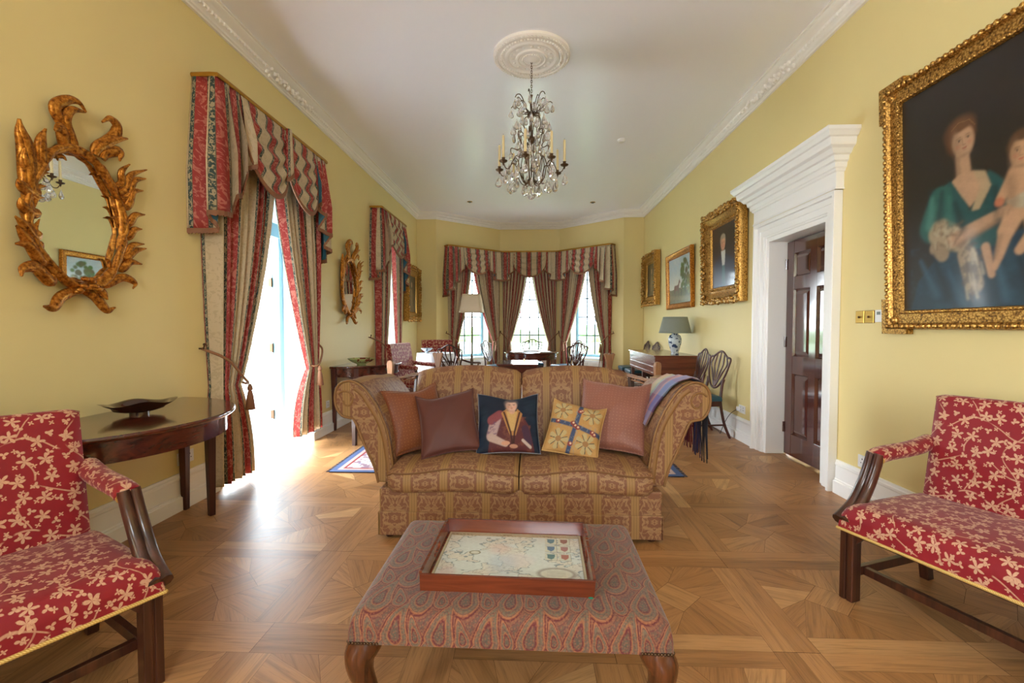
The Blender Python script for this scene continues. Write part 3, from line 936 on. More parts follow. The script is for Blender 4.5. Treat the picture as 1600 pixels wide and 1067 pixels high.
def door_leaf(hx, hy, ang, sgn):
    """french leaf hinged at local (hx, hy), swung by ang"""
    w = hw - fw_ - .01; h0, h1 = .03, 2.18
    Mx = Matrix.Translation((hx, hy, 0)) @ Matrix.Rotation(ang, 4, 'Z')
    mb = MB(); s = .085
    def bx(x0, x1, z0, z1, y0=0, y1=.045):
        xs = sorted((sgn * x0, sgn * x1)); mb.box(xs[0], xs[1], y0, y1, z0, z1, mat=Mx)
    bx(0, s, h0, h1); bx(w - s, w, h0, h1); bx(s, w - s, h0, h0 + .16); bx(s, w - s, h1 - .1, h1); bx(s, w - s, .50, .58)
    bx(s, w - s, h0 + .16, .50, .015, .03); bx(s + .03, w - s - .03, h0 + .20, .46, .008, .037)
    for k in (1, 2, 3): z = .58 + (h1 - .1 - .58) * k / 4; bx(s, w - s, z - .011, z + .011, .01, .035)
    o = mb.build('door_leaf', M['joinery'], g, smooth=0, bevel=.003)
    mb = MB(); xs = sorted((sgn * s, sgn * (w - s))); mb.add([tuple(Mx @ Vector(p)) for p in ((xs[0], .022, .58), (xs[1], .022, .58), (xs[1], .022, h1 - .1), (xs[0], .022, h1 - .1))], [(0, 1, 2, 3)])
    mb.build('pane', M['glass'], o, smooth=0)
    for zz in (.30, 1.02, 1.72):
        mb = MB()
        mb.tube([tuple(Mx @ Vector((0, -.008, zz - .05))), tuple(Mx @ Vector((0, -.008, zz + .05)))], .009, 8)
        mb.box(*sorted((sgn * .004, sgn * .04)), -.004, 0, zz - .045, zz + .045, mat=Mx)
        mb.build('hinge', M['brassdark'], o)
door_leaf(b - fw_ - .005, fy + .075, R(-97), -1)
door_leaf(a + fw_ + .005, fy + .075, R(97), 1)

# ---- second window on the left wall
def sash(name, org, ang, x0, x1, z0, z1, y, cols, rows, rise=0):
    g = thing(name, 'x', 'window', (org[0], org[1], 0), ang); del g['label']; del g['category']; g['kind'] = 'structure'
    mb = MB(); f = .06
    mb.box(x0, x0 + f, y, y + .06, z0, z1); mb.box(x1 - f, x1, y, y + .06, z0, z1); mb.box(x0 + f, x1 - f, y, y + .06, z0, z0 + f); mb.box(x0 + f, x1 - f, y, y + .06, z1 - f, z1)
    fr = mb.build('window_frame', M['duckegg'], g, smooth=0, bevel=.004)
    mb = MB(); a, b, c0_, d = x0 + f, x1 - f, z0 + f, z1 - f
    for k in range(1, cols): x = a + (b - a) * k / cols; mb.box(x - .013, x + .013, y + .015, y + .04, c0_, d)
    for k in range(1, rows): z = c0_ + (d - c0_) * k / rows; mb.box(a, b, y + .0155, y + .0395, z - .013, z + .013)
    mb.build('glazing_bars', M['bars'], g, smooth=0)
    mb = MB(); mb.add([(a, y + .028, c0_), (b, y + .028, c0_), (b, y + .028, d), (a, y + .028, d)], [(0, 1, 2, 3)])
    mb.build('pane', M['glass'], g, smooth=0)
    return g
sash('window_1', (XL, 0), R(90), W2[0] + .01, W2[1] - .01, .13, 2.82, .30, 2, 5)
for k, (org, an, ln) in enumerate(((BAY[0], LA, LL), (BAY[1], 0, 1.38), (BAY[2], RA, RL))):
    sash('window_%d' % (k + 2), org, an, ln / 2 - .49, ln / 2 + .49, SZ0 + .01, SZ1 - .01, .20, 4, 5)
sash('window_5', (XL, 0), R(90), -1.99, -.71, .51, 2.89, .25, 4, 5)  # added out of view, left of the camera, as foreground light
sash('window_6', (XL - .4, YR), 0, 2.36, 3.64, .91, 2.99, -.2, 4, 5)  # added behind the camera to light the foreground

# ---- outside
mb = MB(); mb.box(-7.5, XL - .42, 1.0, 9.4, -.2, -.02); struct(mb.build('terrace_ground', M['stone'], smooth=0))
mb = MB(); mb.box(-60, 60, 11.5, 140, -1.6, -1.3); struct(mb.build('lawn_ground', M['lawn'], smooth=0))
def bush(name, c_, rx, ry, rz, n, label, cat='bush'):
    mb = MB()
    for k in range(n):
        a = random.uniform(0, 2 * PI); ph = random.uniform(-.3, 1.4); rr = random.uniform(.6, 1)
        p = (c_[0] + rx * rr * math.cos(a) * math.cos(ph), c_[1] + ry * rr * math.sin(a) * math.cos(ph), c_[2] + rz * rr * math.sin(ph))
        mb.ball(p, rx * .22, ry * .22, rz * .2, 6, 5)
    return tag(mb.build(name, M['leaf'], smooth=180), label, cat)
bush('garden_shrub', (-4.9, 6.6, .2), .5, .8, .5, 60, 'green shrub outside the glazed door, behind the railing')
bush('garden_shrub', (2.6, 15.5, -.9), 1.4, 1.0, 1.5, 60, 'green shrub outside, low in the right-hand bay window')
bush('garden_shrub', (-1.6, 18.5, -1.0), 1.5, 1.0, 1.6, 60, 'green shrub outside, low in the middle bay window')
mb = MB()
for k in range(30): mb.ball((-45 + k * 3.1 + random.uniform(-1, 1), 75 + random.uniform(-4, 4), -1.0), 3.0, 2.0, random.uniform(1.6, 2.8), 8, 6)
tag(mb.build('distant_hedge', M['leaf'], smooth=180), 'pale line of distant trees on the horizon through the bay windows', 'trees')['kind'] = 'stuff'
g = thing('garden_railing', 'grey metal railing outside the glazed door on the left', 'railing', (-4.35, 3.4, -.02))
mb = MB(); mb.box(-.02, .02, 0, 5.6, .98, 1.02); mb.box(-.015, .015, 0, 5.6, .1, .13); mb.build('handrail', M['iron'], g, smooth=0)
for k in range(40):
    mb = MB(); mb.box(-.008, .008, .05 + k * .14 - .008, .05 + k * .14 + .008, 0, .98); mb.build('baluster', M['iron'], g, smooth=0)
mb = MB(); mb.box(-.06, .06, 2.1, 2.22, 0, 1.7); mb.build('post', M['darkwood'], g, smooth=0)
# radiators under the bay windows
for k, (org, an, ln, lb) in enumerate(((BAY[0], LA, LL, 'white ribbed radiator under the left-hand bay window'), (BAY[1], 0, 1.38, 'white ribbed radiator under the middle bay window'), (BAY[2], RA, RL, 'white ribbed radiator under the right-hand bay window'))):
    g = thing('radiator', lb, 'radiator', (org[0], org[1], 0), an, 'radiators below the bay windows')
    mb = MB(); x0, x1 = ln / 2 - .39, ln / 2 + .39
    mb.box(x0, x1, -.10, -.04, .12, .50)
    n = 22
    for j in range(n):
        x = x0 + (x1 - x0) * (j + .5) / n
        mb.box(x - .013, x + .013, -.112, -.10, .15, .47)
    mb.build('panel', M['white'], g, smooth=0, bevel=.003)
    mb = MB(); mb.box(x0, x1, -.105, -.035, .50, .515); mb.build('grille', M['white'], g, smooth=0)
    for xx in (x0 + .05, x1 - .08):
        mb = MB(); mb.box(xx, xx + .03, -.085, -.055, 0, .122); mb.build('pipe', M['white'], g, smooth=0)
# ================================================================ furniture
def soft(o, w=.02, seg=3):
    md = o.modifiers.new('round', 'BEVEL'); md.width = w; md.segments = seg; md.limit_method = 'ANGLE'; md.angle_limit = R(40); return o
def pad(mb, x0, x1, y0, y1, z0, z1, crown=.02, r=.03, nx=14, ny=10, sag=0, fn=None):
    """upholstered slab: rounded edges, crowned top; uv continuous over top and front"""
    def top(u, v):
        x, y = lerp(x0, x1, u), lerp(y0, y1, v)
        ex = min(u * (x1 - x0), (1 - u) * (x1 - x0)); ey = min(v * (y1 - y0), (1 - v) * (y1 - y0))
        def rd(e): e = min(e, r); return r - math.sqrt(max(0, r * r - (r - e) ** 2))
        z = z1 - rd(ex) - rd(ey) + crown * (math.sin(PI * u) * math.sin(PI * v)) ** .6 - sag * math.sin(PI * u) * math.sin(PI * v)
        if fn: z += fn(u, v)
        return (x, y, max(z, z0 + .001))
    def uvt(u, v):
        p = top(u, v); ex = min(u, 1 - u) * (x1 - x0); ey = min(v, 1 - v) * (y1 - y0)
        dx = (r - math.sqrt(max(0, r * r - (r - min(ex, r)) ** 2))) * (-1 if u < .5 else 1); dy = (r - math.sqrt(max(0, r * r - (r - min(ey, r)) ** 2))) * (-1 if v < .5 else 1)
        return (p[0] + dx * .6, p[1] + dy * .6)
    us = [0, .004, .012, .025, .05] ; us = us + [k / nx for k in range(1, nx)] + [1 - a for a in us[::-1]]
    us = sorted(set(round(a, 4) for a in us)); vs_ = us[:]
    nu, nv = len(us) - 1, len(vs_) - 1
    mb.grid(lambda a, b: top(us[round(a * nu)], vs_[round(b * nv)]), nu, nv, lambda a, b: uvt(us[round(a * nu)], vs_[round(b * nv)]))
    # sides
    per = [(u, 0) for u in us] + [(1, v) for v in vs_[1:]] + [(u, 1) for u in us[::-1][1:]] + [(0, v) for v in vs_[::-1][1:]]
    for i in range(len(per) - 1):
        p, q = top(*per[i]), top(*per[i + 1])
        h = lambda w, pt: (w[0] + (0 if per[i][1] in (0,) and per[i + 1][1] == 0 else 0), w[1], pt)
        if per[i][1] == 0 and per[i + 1][1] == 0: a_, b_ = uvt(*per[i]), uvt(*per[i + 1]); h_ = p[2] - z0; uv = [(a_[0], a_[1] - h_), (b_[0], b_[1] - h_), b_, a_]
        elif per[i][1] == 1 and per[i + 1][1] == 1: uv = [(p[0], y1 + (z1 - z0)), (q[0], y1 + (z1 - z0)), (q[0], y1), (p[0], y1)]
        elif per[i][0] == 1: uv = [(x1 + (z1 - z0), p[1]), (x1 + (z1 - z0), q[1]), (x1, q[1]), (x1, p[1])]
        else: uv = [(x0 - (z1 - z0), p[1]), (x0 - (z1 - z0), q[1]), (x0, q[1]), (x0, p[1])]
        mb.add([(p[0], p[1], z0), (q[0], q[1], z0), q, p], [(0, 1, 2, 3)], [uv])
    mb.add([(x0, y0, z0), (x1, y0, z0), (x1, y1, z0), (x0, y1, z0)], [(3, 2, 1, 0)], [[(0, 0)] * 4])
    return mb

# ---- red settees
def settee(label, loc, rz, sx):
    """origin at the front foot nearest the picture centre; body runs towards sx"""
    g = thing('red_settee', label, 'settee', loc, rz, 'pair of red settees')
    W = 1.34; D = .534
    X = lambda a: sx * a
    def bx(mb, a, b, *r, **k): xs = sorted((X(a), X(b))); return mb.box(xs[0], xs[1], *r, **k)
    mb = MB(); xs = sorted((X(.0), X(W)))
    pad(mb, xs[0], xs[1], -.015, D + .02, .33, .44, .03, .055, 18, 12)
    mb.build('seat', M['red'], g, smooth=50)
    mb = MB(); a, b = xs[0] - .002, xs[1] + .002
    for p in ([(a, D, .328), (a, -.018, .328), (b, -.018, .328), (b, D, .328)],):
        mb.tube(bez([p[0], p[1]], 2)[:], .0065, 6); mb.tube([p[1], p[2]], .0065, 6); mb.tube([p[2], p[3]], .0065, 6)
    mb.build('gimp_braid', M['gimp'], g)
    # back: raked, gently bowed top
    mb = MB(); b0, b1 = .045, W - .045
    def back(u, v):       # v over front face, top, rear face
        hgt = .50
        if v < .45: t_ = v / .45; y = lerp(.47, .555, t_); z = lerp(.40, .90, t_)
        elif v < .55: t_ = (v - .45) / .1; a_ = PI * t_; y = .585 - .032 * math.cos(a_); z = .90 + .022 * math.sin(a_)
        else: t_ = (v - .55) / .45; y = lerp(.617, .555, t_); z = lerp(.90, .33, t_)
        if v < .45: y -= .03 * math.sin(PI * min(1, t_)) * math.sin(PI * u) ** .4
        e = min(u, 1 - u) * (b1 - b0); inset = .018 - min(.018, e)
        if v < .5: y += inset * .9
        else: y -= inset * .9
        z += .008 * math.sin(PI * u) - inset * .6 * (1 if .4 < v < .6 else 0)
        return (X(lerp(b0, b1, u)), y, z)
    mb.grid(back, 40, 36, lambda u, v: (lerp(b0, b1, u), v * 1.12))
    for u in (0, 1):
        pts = [back(u, k / 18) for k in range(19)]
        mb.add(pts, [tuple(range(19))], [[(p[1], p[2]) for p in pts]])
    mb.build('backrest', M['red'], g, smooth=60)
    for s0, sg in ((.0, 1), (W, -1)):
        xc = s0 + sg * .03; xs0 = s0 + sg * .012
        # padded arm
        mb = MB()
        pts = [(X(xc), .175, .638), (X(xc), .20, .650), (X(xc), .28, .657), (X(xc), .38, .66), (X(xc), .47, .668), (X(xc), .56, .685)]
        mb.tube(bez(pts, 5), [.030, .036] + [.042] * 24, 14, .85, up=(0, 0, 1))
        ar = mb.build('arm_pad', M['red'], g, smooth=60)
        mb = MB(); mb.tube([(X(xc), .178, .638), (X(xc), .184, .64)], .037, 14, .9, up=(0, 0, 1)); mb.build('braid', M['gimp'], ar)
        # curved moulded support
        mb = MB(); P = bez([(X(xs0), -.012, .362), (X(xs0), .03, .385), (X(xs0), .088, .43), (X(xs0), .14, .505), (X(lerp(xs0, xc, .5)), .166, .59), (X(xc), .176, .662)], 6)
        n = len(P)
        for off in (-.0165, .0165):
            mb.tube([(p.x + off, p.y, p.z) for p in P], [lerp(.024, .020, i / (n - 1)) for i in range(n)], 8, 1.1, up=(0, -1, 1))
        mb.build('arm_support', M['darkwood'], g, smooth=60)
        # front leg with a moulded groove, side stretcher, rear leg
        mb = MB()
        for o0, o1 in ((0, .027), (.033, .06)): bx(mb, s0 + sg * o0 - (0 if sg > 0 else 0), s0 + sg * o1, 0, .055, 0, .33)
        bx(mb, s0 + sg * .004, s0 + sg * .056, .006, .053, 0, .33)
        mb.build('leg', M['darkwood'], g, smooth=0, bevel=.004)
        mb = MB()
        mb.add([(X(s0 + sg * (.012 if k in (0, 3) else .05)), D + (-.02 if k < 2 else .025) + .06 * (1 - z / .33) * 1.0 - .03, z) for z in (0, .15, .33) for k in range(4)],
               [(3, 2, 1, 0), (8, 9, 10, 11)] + [(4 * j + k, 4 * j + (k + 1) % 4, 4 * j + 4 + (k + 1) % 4, 4 * j + 4 + k) for j in range(2) for k in range(4)])
        mb.build('leg', M['darkwood'], g, smooth=0, bevel=.003)
        mb = MB(); bx(mb, s0 + sg * .018, s0 + sg * .042, .055, D + .0, .105, .145); mb.build('stretcher', M['darkwood'], g, smooth=0, bevel=.002)
        # pierced corner bracket
        mb = MB(); mb.prism([(X(s0 + sg * .06), .33), (X(s0 + sg * .06), .27), (X(s0 + sg * .075), .285), (X(s0 + sg * .09), .305), (X(s0 + sg * .115), .312), (X(s0 + sg * .13), .33)], .02, .035)
        mb.build('bracket', M['darkwood'], g, smooth=0)
    mb = MB(); bx(mb, .042, W - .042, .10, .125, .105, .14); mb.build('stretcher', M['darkwood'], g, smooth=0, bevel=.002)
    mb = MB(); bx(mb, .0, W, .01, D, .305, .328); mb.build('seat_rail', M['darkwood'], g, smooth=0)
    return g
settee('red vine-patterned settee at the right edge, under the large mother and child painting', (1.426, 2.133, 0), R(21.0) - R(90), 1)
settee('red vine-patterned settee at the left edge, in front of the half-round mahogany table', (-1.286, 1.511, 0), R(90) - R(28.2), -1)

# ---- half-round side tables
def demilune(label, loc, r, h):
    """straight back edge on the wall, bulging to -y"""
    g = thing('half_round_table', label, 'table', loc, R(90), 'half-round mahogany side tables')
    def half(rr, n=40, y0=0):
        return [(rr * math.cos(PI + PI * k / n), y0 + rr * math.sin(PI + PI * k / n)) for k in range(n + 1)]
    mb = MB()
    prof = [(r - .012, h - .026), (r - .004, h - .022), (r, h - .014), (r, h - .008), (r - .006, h)]
    rings = [[(x, y, z) for x, y in half(rr)] for rr, z in prof]
    n = 41; vs = [p for ring in rings for p in ring]
    fs = [(j * n + k, j * n + k + 1, (j + 1) * n + k + 1, (j + 1) * n + k) for j in range(len(rings) - 1) for k in range(n - 1)]
    fs += [tuple(range(n))[::-1], tuple((len(rings) - 1) * n + k for k in range(n))] + [(0, n * 4, n * 4 + n - 1, n - 1)]
    mb.add(vs, fs); mb.build('table_top', M['mahog'], g, smooth=40)
    mb = MB(); a, b = half(r - .045), half(r - .07)
    hh = h - .026; d = .105
    vs = [(x, y, hh) for x, y in a] + [(x, y, hh - d) for x, y in a] + [(x, y, hh - d) for x, y in b] + [(x, y, hh) for x, y in b]
    fs = [(q * n + k, q * n + k + 1, ((q + 1) % 4) * n + k + 1, ((q + 1) % 4) * n + k) for q in range(4) for k in range(n - 1)]
    mb.add(vs, fs); mb.box(-r + .06, r - .06, -.03, -.008, hh - d, hh); mb.build('apron', M['mahog'], g, smooth=40)
    for ang, rr in ((R(-153), r - .07), (R(-27), r - .07), (R(181.8), r - .05), (R(-1.8), r - .05)):
        x, y = rr * math.cos(ang), rr * math.sin(ang)
        if abs(ang) > 3 or abs(ang) < .1: y = -.035
        mb = MB(); zt = hh - .002
        w0, w1 = .028, .017
        rot = Matrix.Translation((x, y, 0)) @ Matrix.Rotation(ang + PI / 2 if y < -.1 else 0, 4, 'Z')
        mb.add([(sx * w, sy * w, z) for z, w in ((0, w1), (zt, w0)) for sx, sy in ((-1, -1), (1, -1), (1, 1), (-1, 1))],
               [(3, 2, 1, 0), (4, 5, 6, 7), (0, 1, 5, 4), (1, 2, 6, 5), (2, 3, 7, 6), (3, 0, 4, 7)], mat=rot)
        if y < -.1:
            for s in (-1, 1):
                pl = [(s * .02, zt - d), (s * .02, zt - d - .085), (s * .032, zt - d - .055), (s * .05, zt - d - .022), (s * .085, zt - d - .006), (s * .10, zt - d)]
                mb.prism(pl, -.012, .008, 'xz', mat=rot)
        mb.build('leg', M['mahogz'], g, smooth=0, bevel=.002)
    return g
demilune('half-round mahogany side table under the large gilt mirror, dark dish on top', (XL + .003, 2.34, 0), .69, .765)
demilune('half-round mahogany side table under the small gilt mirror, green bowl on top', (XL + .003, 5.96, 0), .66, .77)
mb = MB()
def dish(u, v):
    a = 2 * PI * u
    if v < .5: t_ = v * 2; r_ = lerp(.045, .155, t_); z = .012 + .045 * t_ ** 1.6
    else: t_ = (v - .5) * 2; r_ = lerp(.155, .001, t_); z = .06 - .048 * ss(t_)
    if v >= .5 and t_ < .05: r_ = .157
    k = 1 + .13 * math.cos(2 * a) * min(1, r_ / .1)
    return (r_ * k * math.cos(a), r_ * k * .74 * math.sin(a), z + (.016 * math.cos(2 * a) ** 2 if r_ > .11 else 0))
mb.grid(dish, 40, 20, closeu=True); mb.lathe([(.001, 0), (.045, 0), (.045, .014), (.001, .0125)], 24)
tag(mb.build('dark_dish', M['lacquer'], smooth=60, loc=(-2.17, 2.42, .765), rot=(0, 0, R(55))), 'low dark lacquered dish with a wavy rim on the near half-round table', 'dish')
mb = MB(); mb.lathe([(.001, 0), (.05, 0), (.055, .012), (.12, .04), (.165, .075), (.168, .08), (.16, .078), (.11, .05), (.04, .02), (.001, .018)], 32)
tag(mb.build('green_bowl', M['green'], smooth=60, loc=(-2.13, 5.62, .77)), 'wide pale green bowl with brown markings on the far half-round table', 'bowl')

# ---- paisley ottoman
OX, OY = -.066, 1.69
g = thing('ottoman', 'large low paisley upholstered ottoman with cabriole legs, in the centre foreground', 'ottoman', (OX, OY, 0), R(-.6))
ow, od = .985, .70
mb = MB(); pad(mb, -ow / 2, ow / 2, -od / 2, od / 2, .275, .372, .008, .038, 24, 20)
mb.build('cushion_top', M['paisley'], g, smooth=60)
for sx in (-1, 1):
    for sy in (-1, 1):
        mb = MB(); cx, cy = sx * (ow / 2 - .05), sy * (od / 2 - .05)
        q = Vector((sx, sy, 0)).normalized()
        if sy < 0: q = Vector((sx * .9, -.42, 0)).normalized()
        P = [(cx + q.x * d, cy + q.y * d, z) for d, z in ((.0, .277), (.012, .25), (.030, .215), (.026, .16), (.004, .10), (-.012, .055), (.0, .028), (.014, .010), (.012, .0))]
        mb.tube(bez(P, 4), [interp(k / 32, [0, .1, .25, .45, .6, .72, .84, .94, 1], [.050, .052, .048, .033, .022, .018, .026, .036, .032]) for k in range(33)], 14, 1.0, up=(q.x, q.y, 0))
        mb.build('leg', M['walnut'], g, smooth=60)
for sx in (-1, 1):
    mb = MB()
    for k in range(10): mb.ball((sx * (ow / 2 - .006 - k * .0095), -od / 2 - .002, .279), .005, .004, .005, 8, 6)
    for k in range(10): mb.ball((sx * (ow / 2 + .002), -od / 2 + .006 + k * .0095, .279), .004, .005, .005, 8, 6)
    mb.build('nailhead_row', M['brassdark'], g, smooth=180)

# ---- tray with a map
TZ = .376
g = thing('wooden_tray', 'reddish wooden tray with handle slots, lined with an old map, on the ottoman', 'tray', (-.074, 1.672, TZ), R(-1.8))
tw, td, th_ = .572, .432, .058
def sidepoly(mb, L, hole):
    """board in xz with optional slot, thickness along y"""
    o = [(-L / 2, 0), (L / 2, 0), (L / 2, th_), (-L / 2, th_)]
    t_ = .010
    if not hole: mb.box(-L / 2, L / 2, 0, t_, 0, th_); return
    n = 10; hw, hr = .038, .012; zc = .034
    inn = [(hw * 1 + hr * math.cos(a), zc + hr * math.sin(a)) for a in [(-PI / 2 + PI * k / n) for k in range(n + 1)]] + [(-hw + hr * math.cos(a), zc + hr * math.sin(a)) for a in [(PI / 2 + PI * k / n) for k in range(n + 1)]]
    # stitch: columns
    xs = sorted(set([-L / 2, L / 2] + [round(p[0], 5) for p in inn]))
    def hz(x):
        if abs(x) > hw + hr: return None
        e = max(0, abs(x) - hw); d = math.sqrt(max(0, hr * hr - e * e)); return (zc - d, zc + d)
    for a, b in zip(xs[:-1], xs[1:]):
        m = hz((a + b) / 2)
        if m is None: mb.box(a, b, 0, t_, 0, th_)
        else:
            ha, hb = hz(a) or (zc, zc), hz(b) or (zc, zc)
            mb.prism([(a, 0), (b, 0), (b, hb[0]), (a, ha[0])], 0, t_); mb.prism([(a, ha[1]), (b, hb[1]), (b, th_), (a, th_)], 0, t_)
for (rot, L, hole, off) in ((0, tw, False, -td / 2), (PI, tw, False, -td / 2), (PI / 2, td - .02, True, -tw / 2), (-PI / 2, td - .02, True, -tw / 2)):
    mb = MB(); sidepoly(mb, L, hole)
    Mx = Matrix.Rotation(rot, 4, 'Z') @ Matrix.Translation((0, off, 0))
    # boards flare outwards a little
    mb.v = [tuple(Mx @ Vector((x, y - .10 * z, z))) for x, y, z in mb.v]
    mb.build('tray_side', M['rosewood'], g, smooth=0)
mb = MB(); mb.box(-tw / 2 + .008, tw / 2 - .008, -td / 2 + .008, td / 2 - .008, .001, .007); mb.build('tray_base', M['rosewood'], g, smooth=0)

# ---- painters: colours laid on a fine vertex grid
def S(r, g_, b): return np.array(srgb(r, g_, b)[:3])
class Pic:
    def __init__(s, w, h, nx, ny, bg):
        s.w, s.h, s.nx, s.ny = w, h, nx, ny
        yy, xx = np.meshgrid(np.linspace(0, h, ny + 1), np.linspace(0, w, nx + 1), indexing='ij')
        s.X, s.Y = xx.ravel(), yy.ravel()
        s.c = np.tile(bg, (len(s.X), 1)).astype(float)
        rs = np.random.RandomState(3); s.rs = rs
    def noise(s, sc, seed=0):
        rs = np.random.RandomState(seed); a = np.zeros_like(s.X)
        for k in range(7):
            f = sc * 1.45 ** k; t_ = rs.rand() * 6.28; p = rs.rand() * 6.28
            a += np.sin(s.X * f * math.cos(t_) + s.Y * f * math.sin(t_) + p + 1.5 * np.sin(s.Y * f * .7 + p)) / (1 + .5 * k)
        return a / 3.2
    def put(s, m, col, a=1.0):
        m = np.clip(m * a, 0, 1)[:, None]; col = np.asarray(col)
        s.c = s.c * (1 - m) + col * m
    def ell(s, cx, cy, rx, ry, col, rot=0, soft=.15, a=1.0):
        c_, s_ = math.cos(rot), math.sin(rot); dx, dy = s.X - cx, s.Y - cy
        u, v = (dx * c_ + dy * s_) / rx, (-dx * s_ + dy * c_) / ry
        d = np.sqrt(u * u + v * v); s.put(np.clip((1 - d) / soft + .5, 0, 1), col, a)
    def cap(s, p, q, r0, r1, col, soft=.25, a=1.0):
        px, py = p; dx, dy = q[0] - px, q[1] - py; L = dx * dx + dy * dy
        t_ = np.clip(((s.X - px) * dx + (s.Y - py) * dy) / L, 0, 1)
        d = np.hypot(s.X - px - t_ * dx, s.Y - py - t_ * dy) / (r0 + (r1 - r0) * t_)
        s.put(np.clip((1 - d) / soft + .5, 0, 1), col, a)
    def poly(s, pts, col, a=1.0):
        ins = np.zeros(len(s.X), bool); n = len(pts)
        for i in range(n):
            x0, y0 = pts[i]; x1, y1 = pts[(i + 1) % n]
            c_ = ((y0 > s.Y) != (y1 > s.Y)) & (s.X < (x1 - x0) * (s.Y - y0) / (y1 - y0 + 1e-12) + x0)
            ins ^= c_
        s.put(ins.astype(float), col, a)
    def line(s, pts, r, col, a=1.0):
        for p, q in zip(pts[:-1], pts[1:]): s.cap(p, q, r, r, col, .5, a)
    def face(s, cx, cy, r, skin, hair, tilt=0, turn=0.0, lips=(150, 60, 50)):
        sh = skin * .5; hi = np.minimum(skin * 1.12, 1)
        c_, s_ = math.cos(tilt), math.sin(tilt)
        P = lambda x, y: (cx + (x * c_ - y * s_) * r, cy + (x * s_ + y * c_) * r)
        s.ell(*P(-.04, .42), r * .98, r * 1.0, hair, tilt, .35)
        s.ell(*P(0, -.05), r * .76, r * 1.04, skin, tilt, .3); s.ell(*P(.04, -.62), r * .46, r * .42, skin, tilt, .5)
        s.ell(*P(.0, .98), r * .72, r * .34, hair, tilt, .6)
        s.ell(*P(-.55, -.1), r * .30, r * .80, sh, tilt, 1.4, .55); s.ell(*P(.15, .42), r * .4, r * .25, hi, tilt, 1.2, .5); s.ell(*P(.32, -.18), r * .2, r * .22, hi, tilt, 1.2, .5)
        s.ell(*P(0, -.98), r * .45, r * .14, sh, tilt, 1.2, .5)
        for e in (-.31, .33):
            x = e + .08 * turn
            s.ell(*P(x, .16), r * .22, r * .15, sh, tilt, 1.2, .40); s.ell(*P(x, .08), r * .13, r * .06, hi, tilt, .6, .8); s.ell(*P(x, .08), r * .065, r * .07, S(34, 22, 18), tilt, .6)
            s.cap(P(x - .14, .135), P(x + .14, .13), r * .02, r * .02, sh * .5, .8, .8); s.cap(P(x - .18, .28), P(x + .16, .30), r * .028, r * .022, hair * .8, 1.2, .5)
        s.cap(P(.06 * turn - .08, .12), P(.12 * turn - .10, -.22), r * .04, r * .07, sh, 1.2, .5); s.cap(P(.10 * turn, .1), P(.14 * turn, -.2), r * .035, r * .06, hi, 1.2, .6); s.ell(*P(.1 * turn, -.30), r * .13, r * .05, sh, tilt, 1.0, .7)
        s.cap(P(.07 * turn - .15, -.50), P(.07 * turn + .15, -.50), r * .035, r * .035, S(*lips), .8, .85); s.ell(*P(.07 * turn, -.56), r * .12, r * .045, S(*lips) * 1.2, tilt, .8, .6); s.ell(*P(.07 * turn, -.68), r * .14, r * .05, sh, tilt, 1.2, .4)
        for e in (-.42, .44): s.ell(*P(e, -.28), r * .2, r * .15, S(200, 104, 80), tilt, 1.2, .28)
    def blur(s, n):
        a = s.c.reshape(s.ny + 1, s.nx + 1, 3)
        for _ in range(n):
            b = np.pad(a, ((1, 1), (1, 1), (0, 0)), 'edge')
            a = (b[:-2, 1:-1] + b[2:, 1:-1] + b[1:-1, :-2] + b[1:-1, 2:] + 2 * a) / 6
        s.c = a.reshape(-1, 3)
    def finish(s, name, mat, parent, xyz):
        """xyz maps (u, v) in metres to the surface"""
        mb = MB()
        nx, ny = s.nx, s.ny
        s.c = s.c * (1 + .07 * s.noise(90 / max(s.w, .4) , 11)[:, None] + .05 * s.noise(260 / max(s.w, .4), 12)[:, None])
        mb.grid(lambda a, b: xyz(a * s.w, b * s.h), nx, ny, lambda a, b: (a * s.w, b * s.h))
        return mb.build(name, mat, parent, smooth=180, attr=('col', 'Col', np.concatenate([np.clip(s.c, 0, 1), np.ones((len(s.c), 1))], 1)))
# the map
mw, mh = tw - .03, td - .03
P = Pic(mw, mh, 230, 170, S(208, 214, 208))  # paper tones raised so the colour holds the reflected window brightness
n1, n2 = P.noise(28, 1), P.noise(80, 2)
land = np.clip((n1 - .02) * 18, 0, 1)
P.put(land, S(216, 210, 194), .8)
P.put((np.abs(n1 - .02) < .045).astype(float), S(104, 120, 128), .7)
P.put((np.abs(n2) < .07).astype(float) * land, S(140, 128, 120), .5)
P.put((np.abs(np.sin(P.Y * 330)) > .97).astype(float), S(168, 172, 166), .35)
P.ell(.30, .19, .06, .05, S(214, 206, 202), soft=.5, a=.7)
P.ell(.24, .16, .05, .07, S(176, 190, 204), soft=.8, a=.5)
P.ell(.22, .27, .04, .04, S(212, 180, 170), soft=.8, a=.5)
P.ell(.36, .05, .05, .03, S(220, 204, 150), soft=.8, a=.5); P.ell(.05, .09, .03, .04, S(212, 184, 180), soft=.7, a=.5)
for i, cc in enumerate(((96, 128, 140), (150, 110, 100), (96, 120, 150), (160, 110, 104), (84, 120, 124), (170, 110, 96))):
    x = .420 + (i % 2) * .052; y = .345 - (i // 2) * .062
    P.poly([(x - .024, y - .026), (x + .024, y - .026), (x + .024, y + .026), (x - .024, y + .026)], S(120, 112, 96), .7)
    P.poly([(x - .022, y - .024), (x + .022, y - .024), (x + .022, y + .024), (x - .022, y + .024)], S(204, 204, 186))
    P.poly([(x - .015, y + .018), (x + .015, y + .018), (x + .013, y - .008), (x, y - .020), (x - .013, y - .008)], S(*cc))
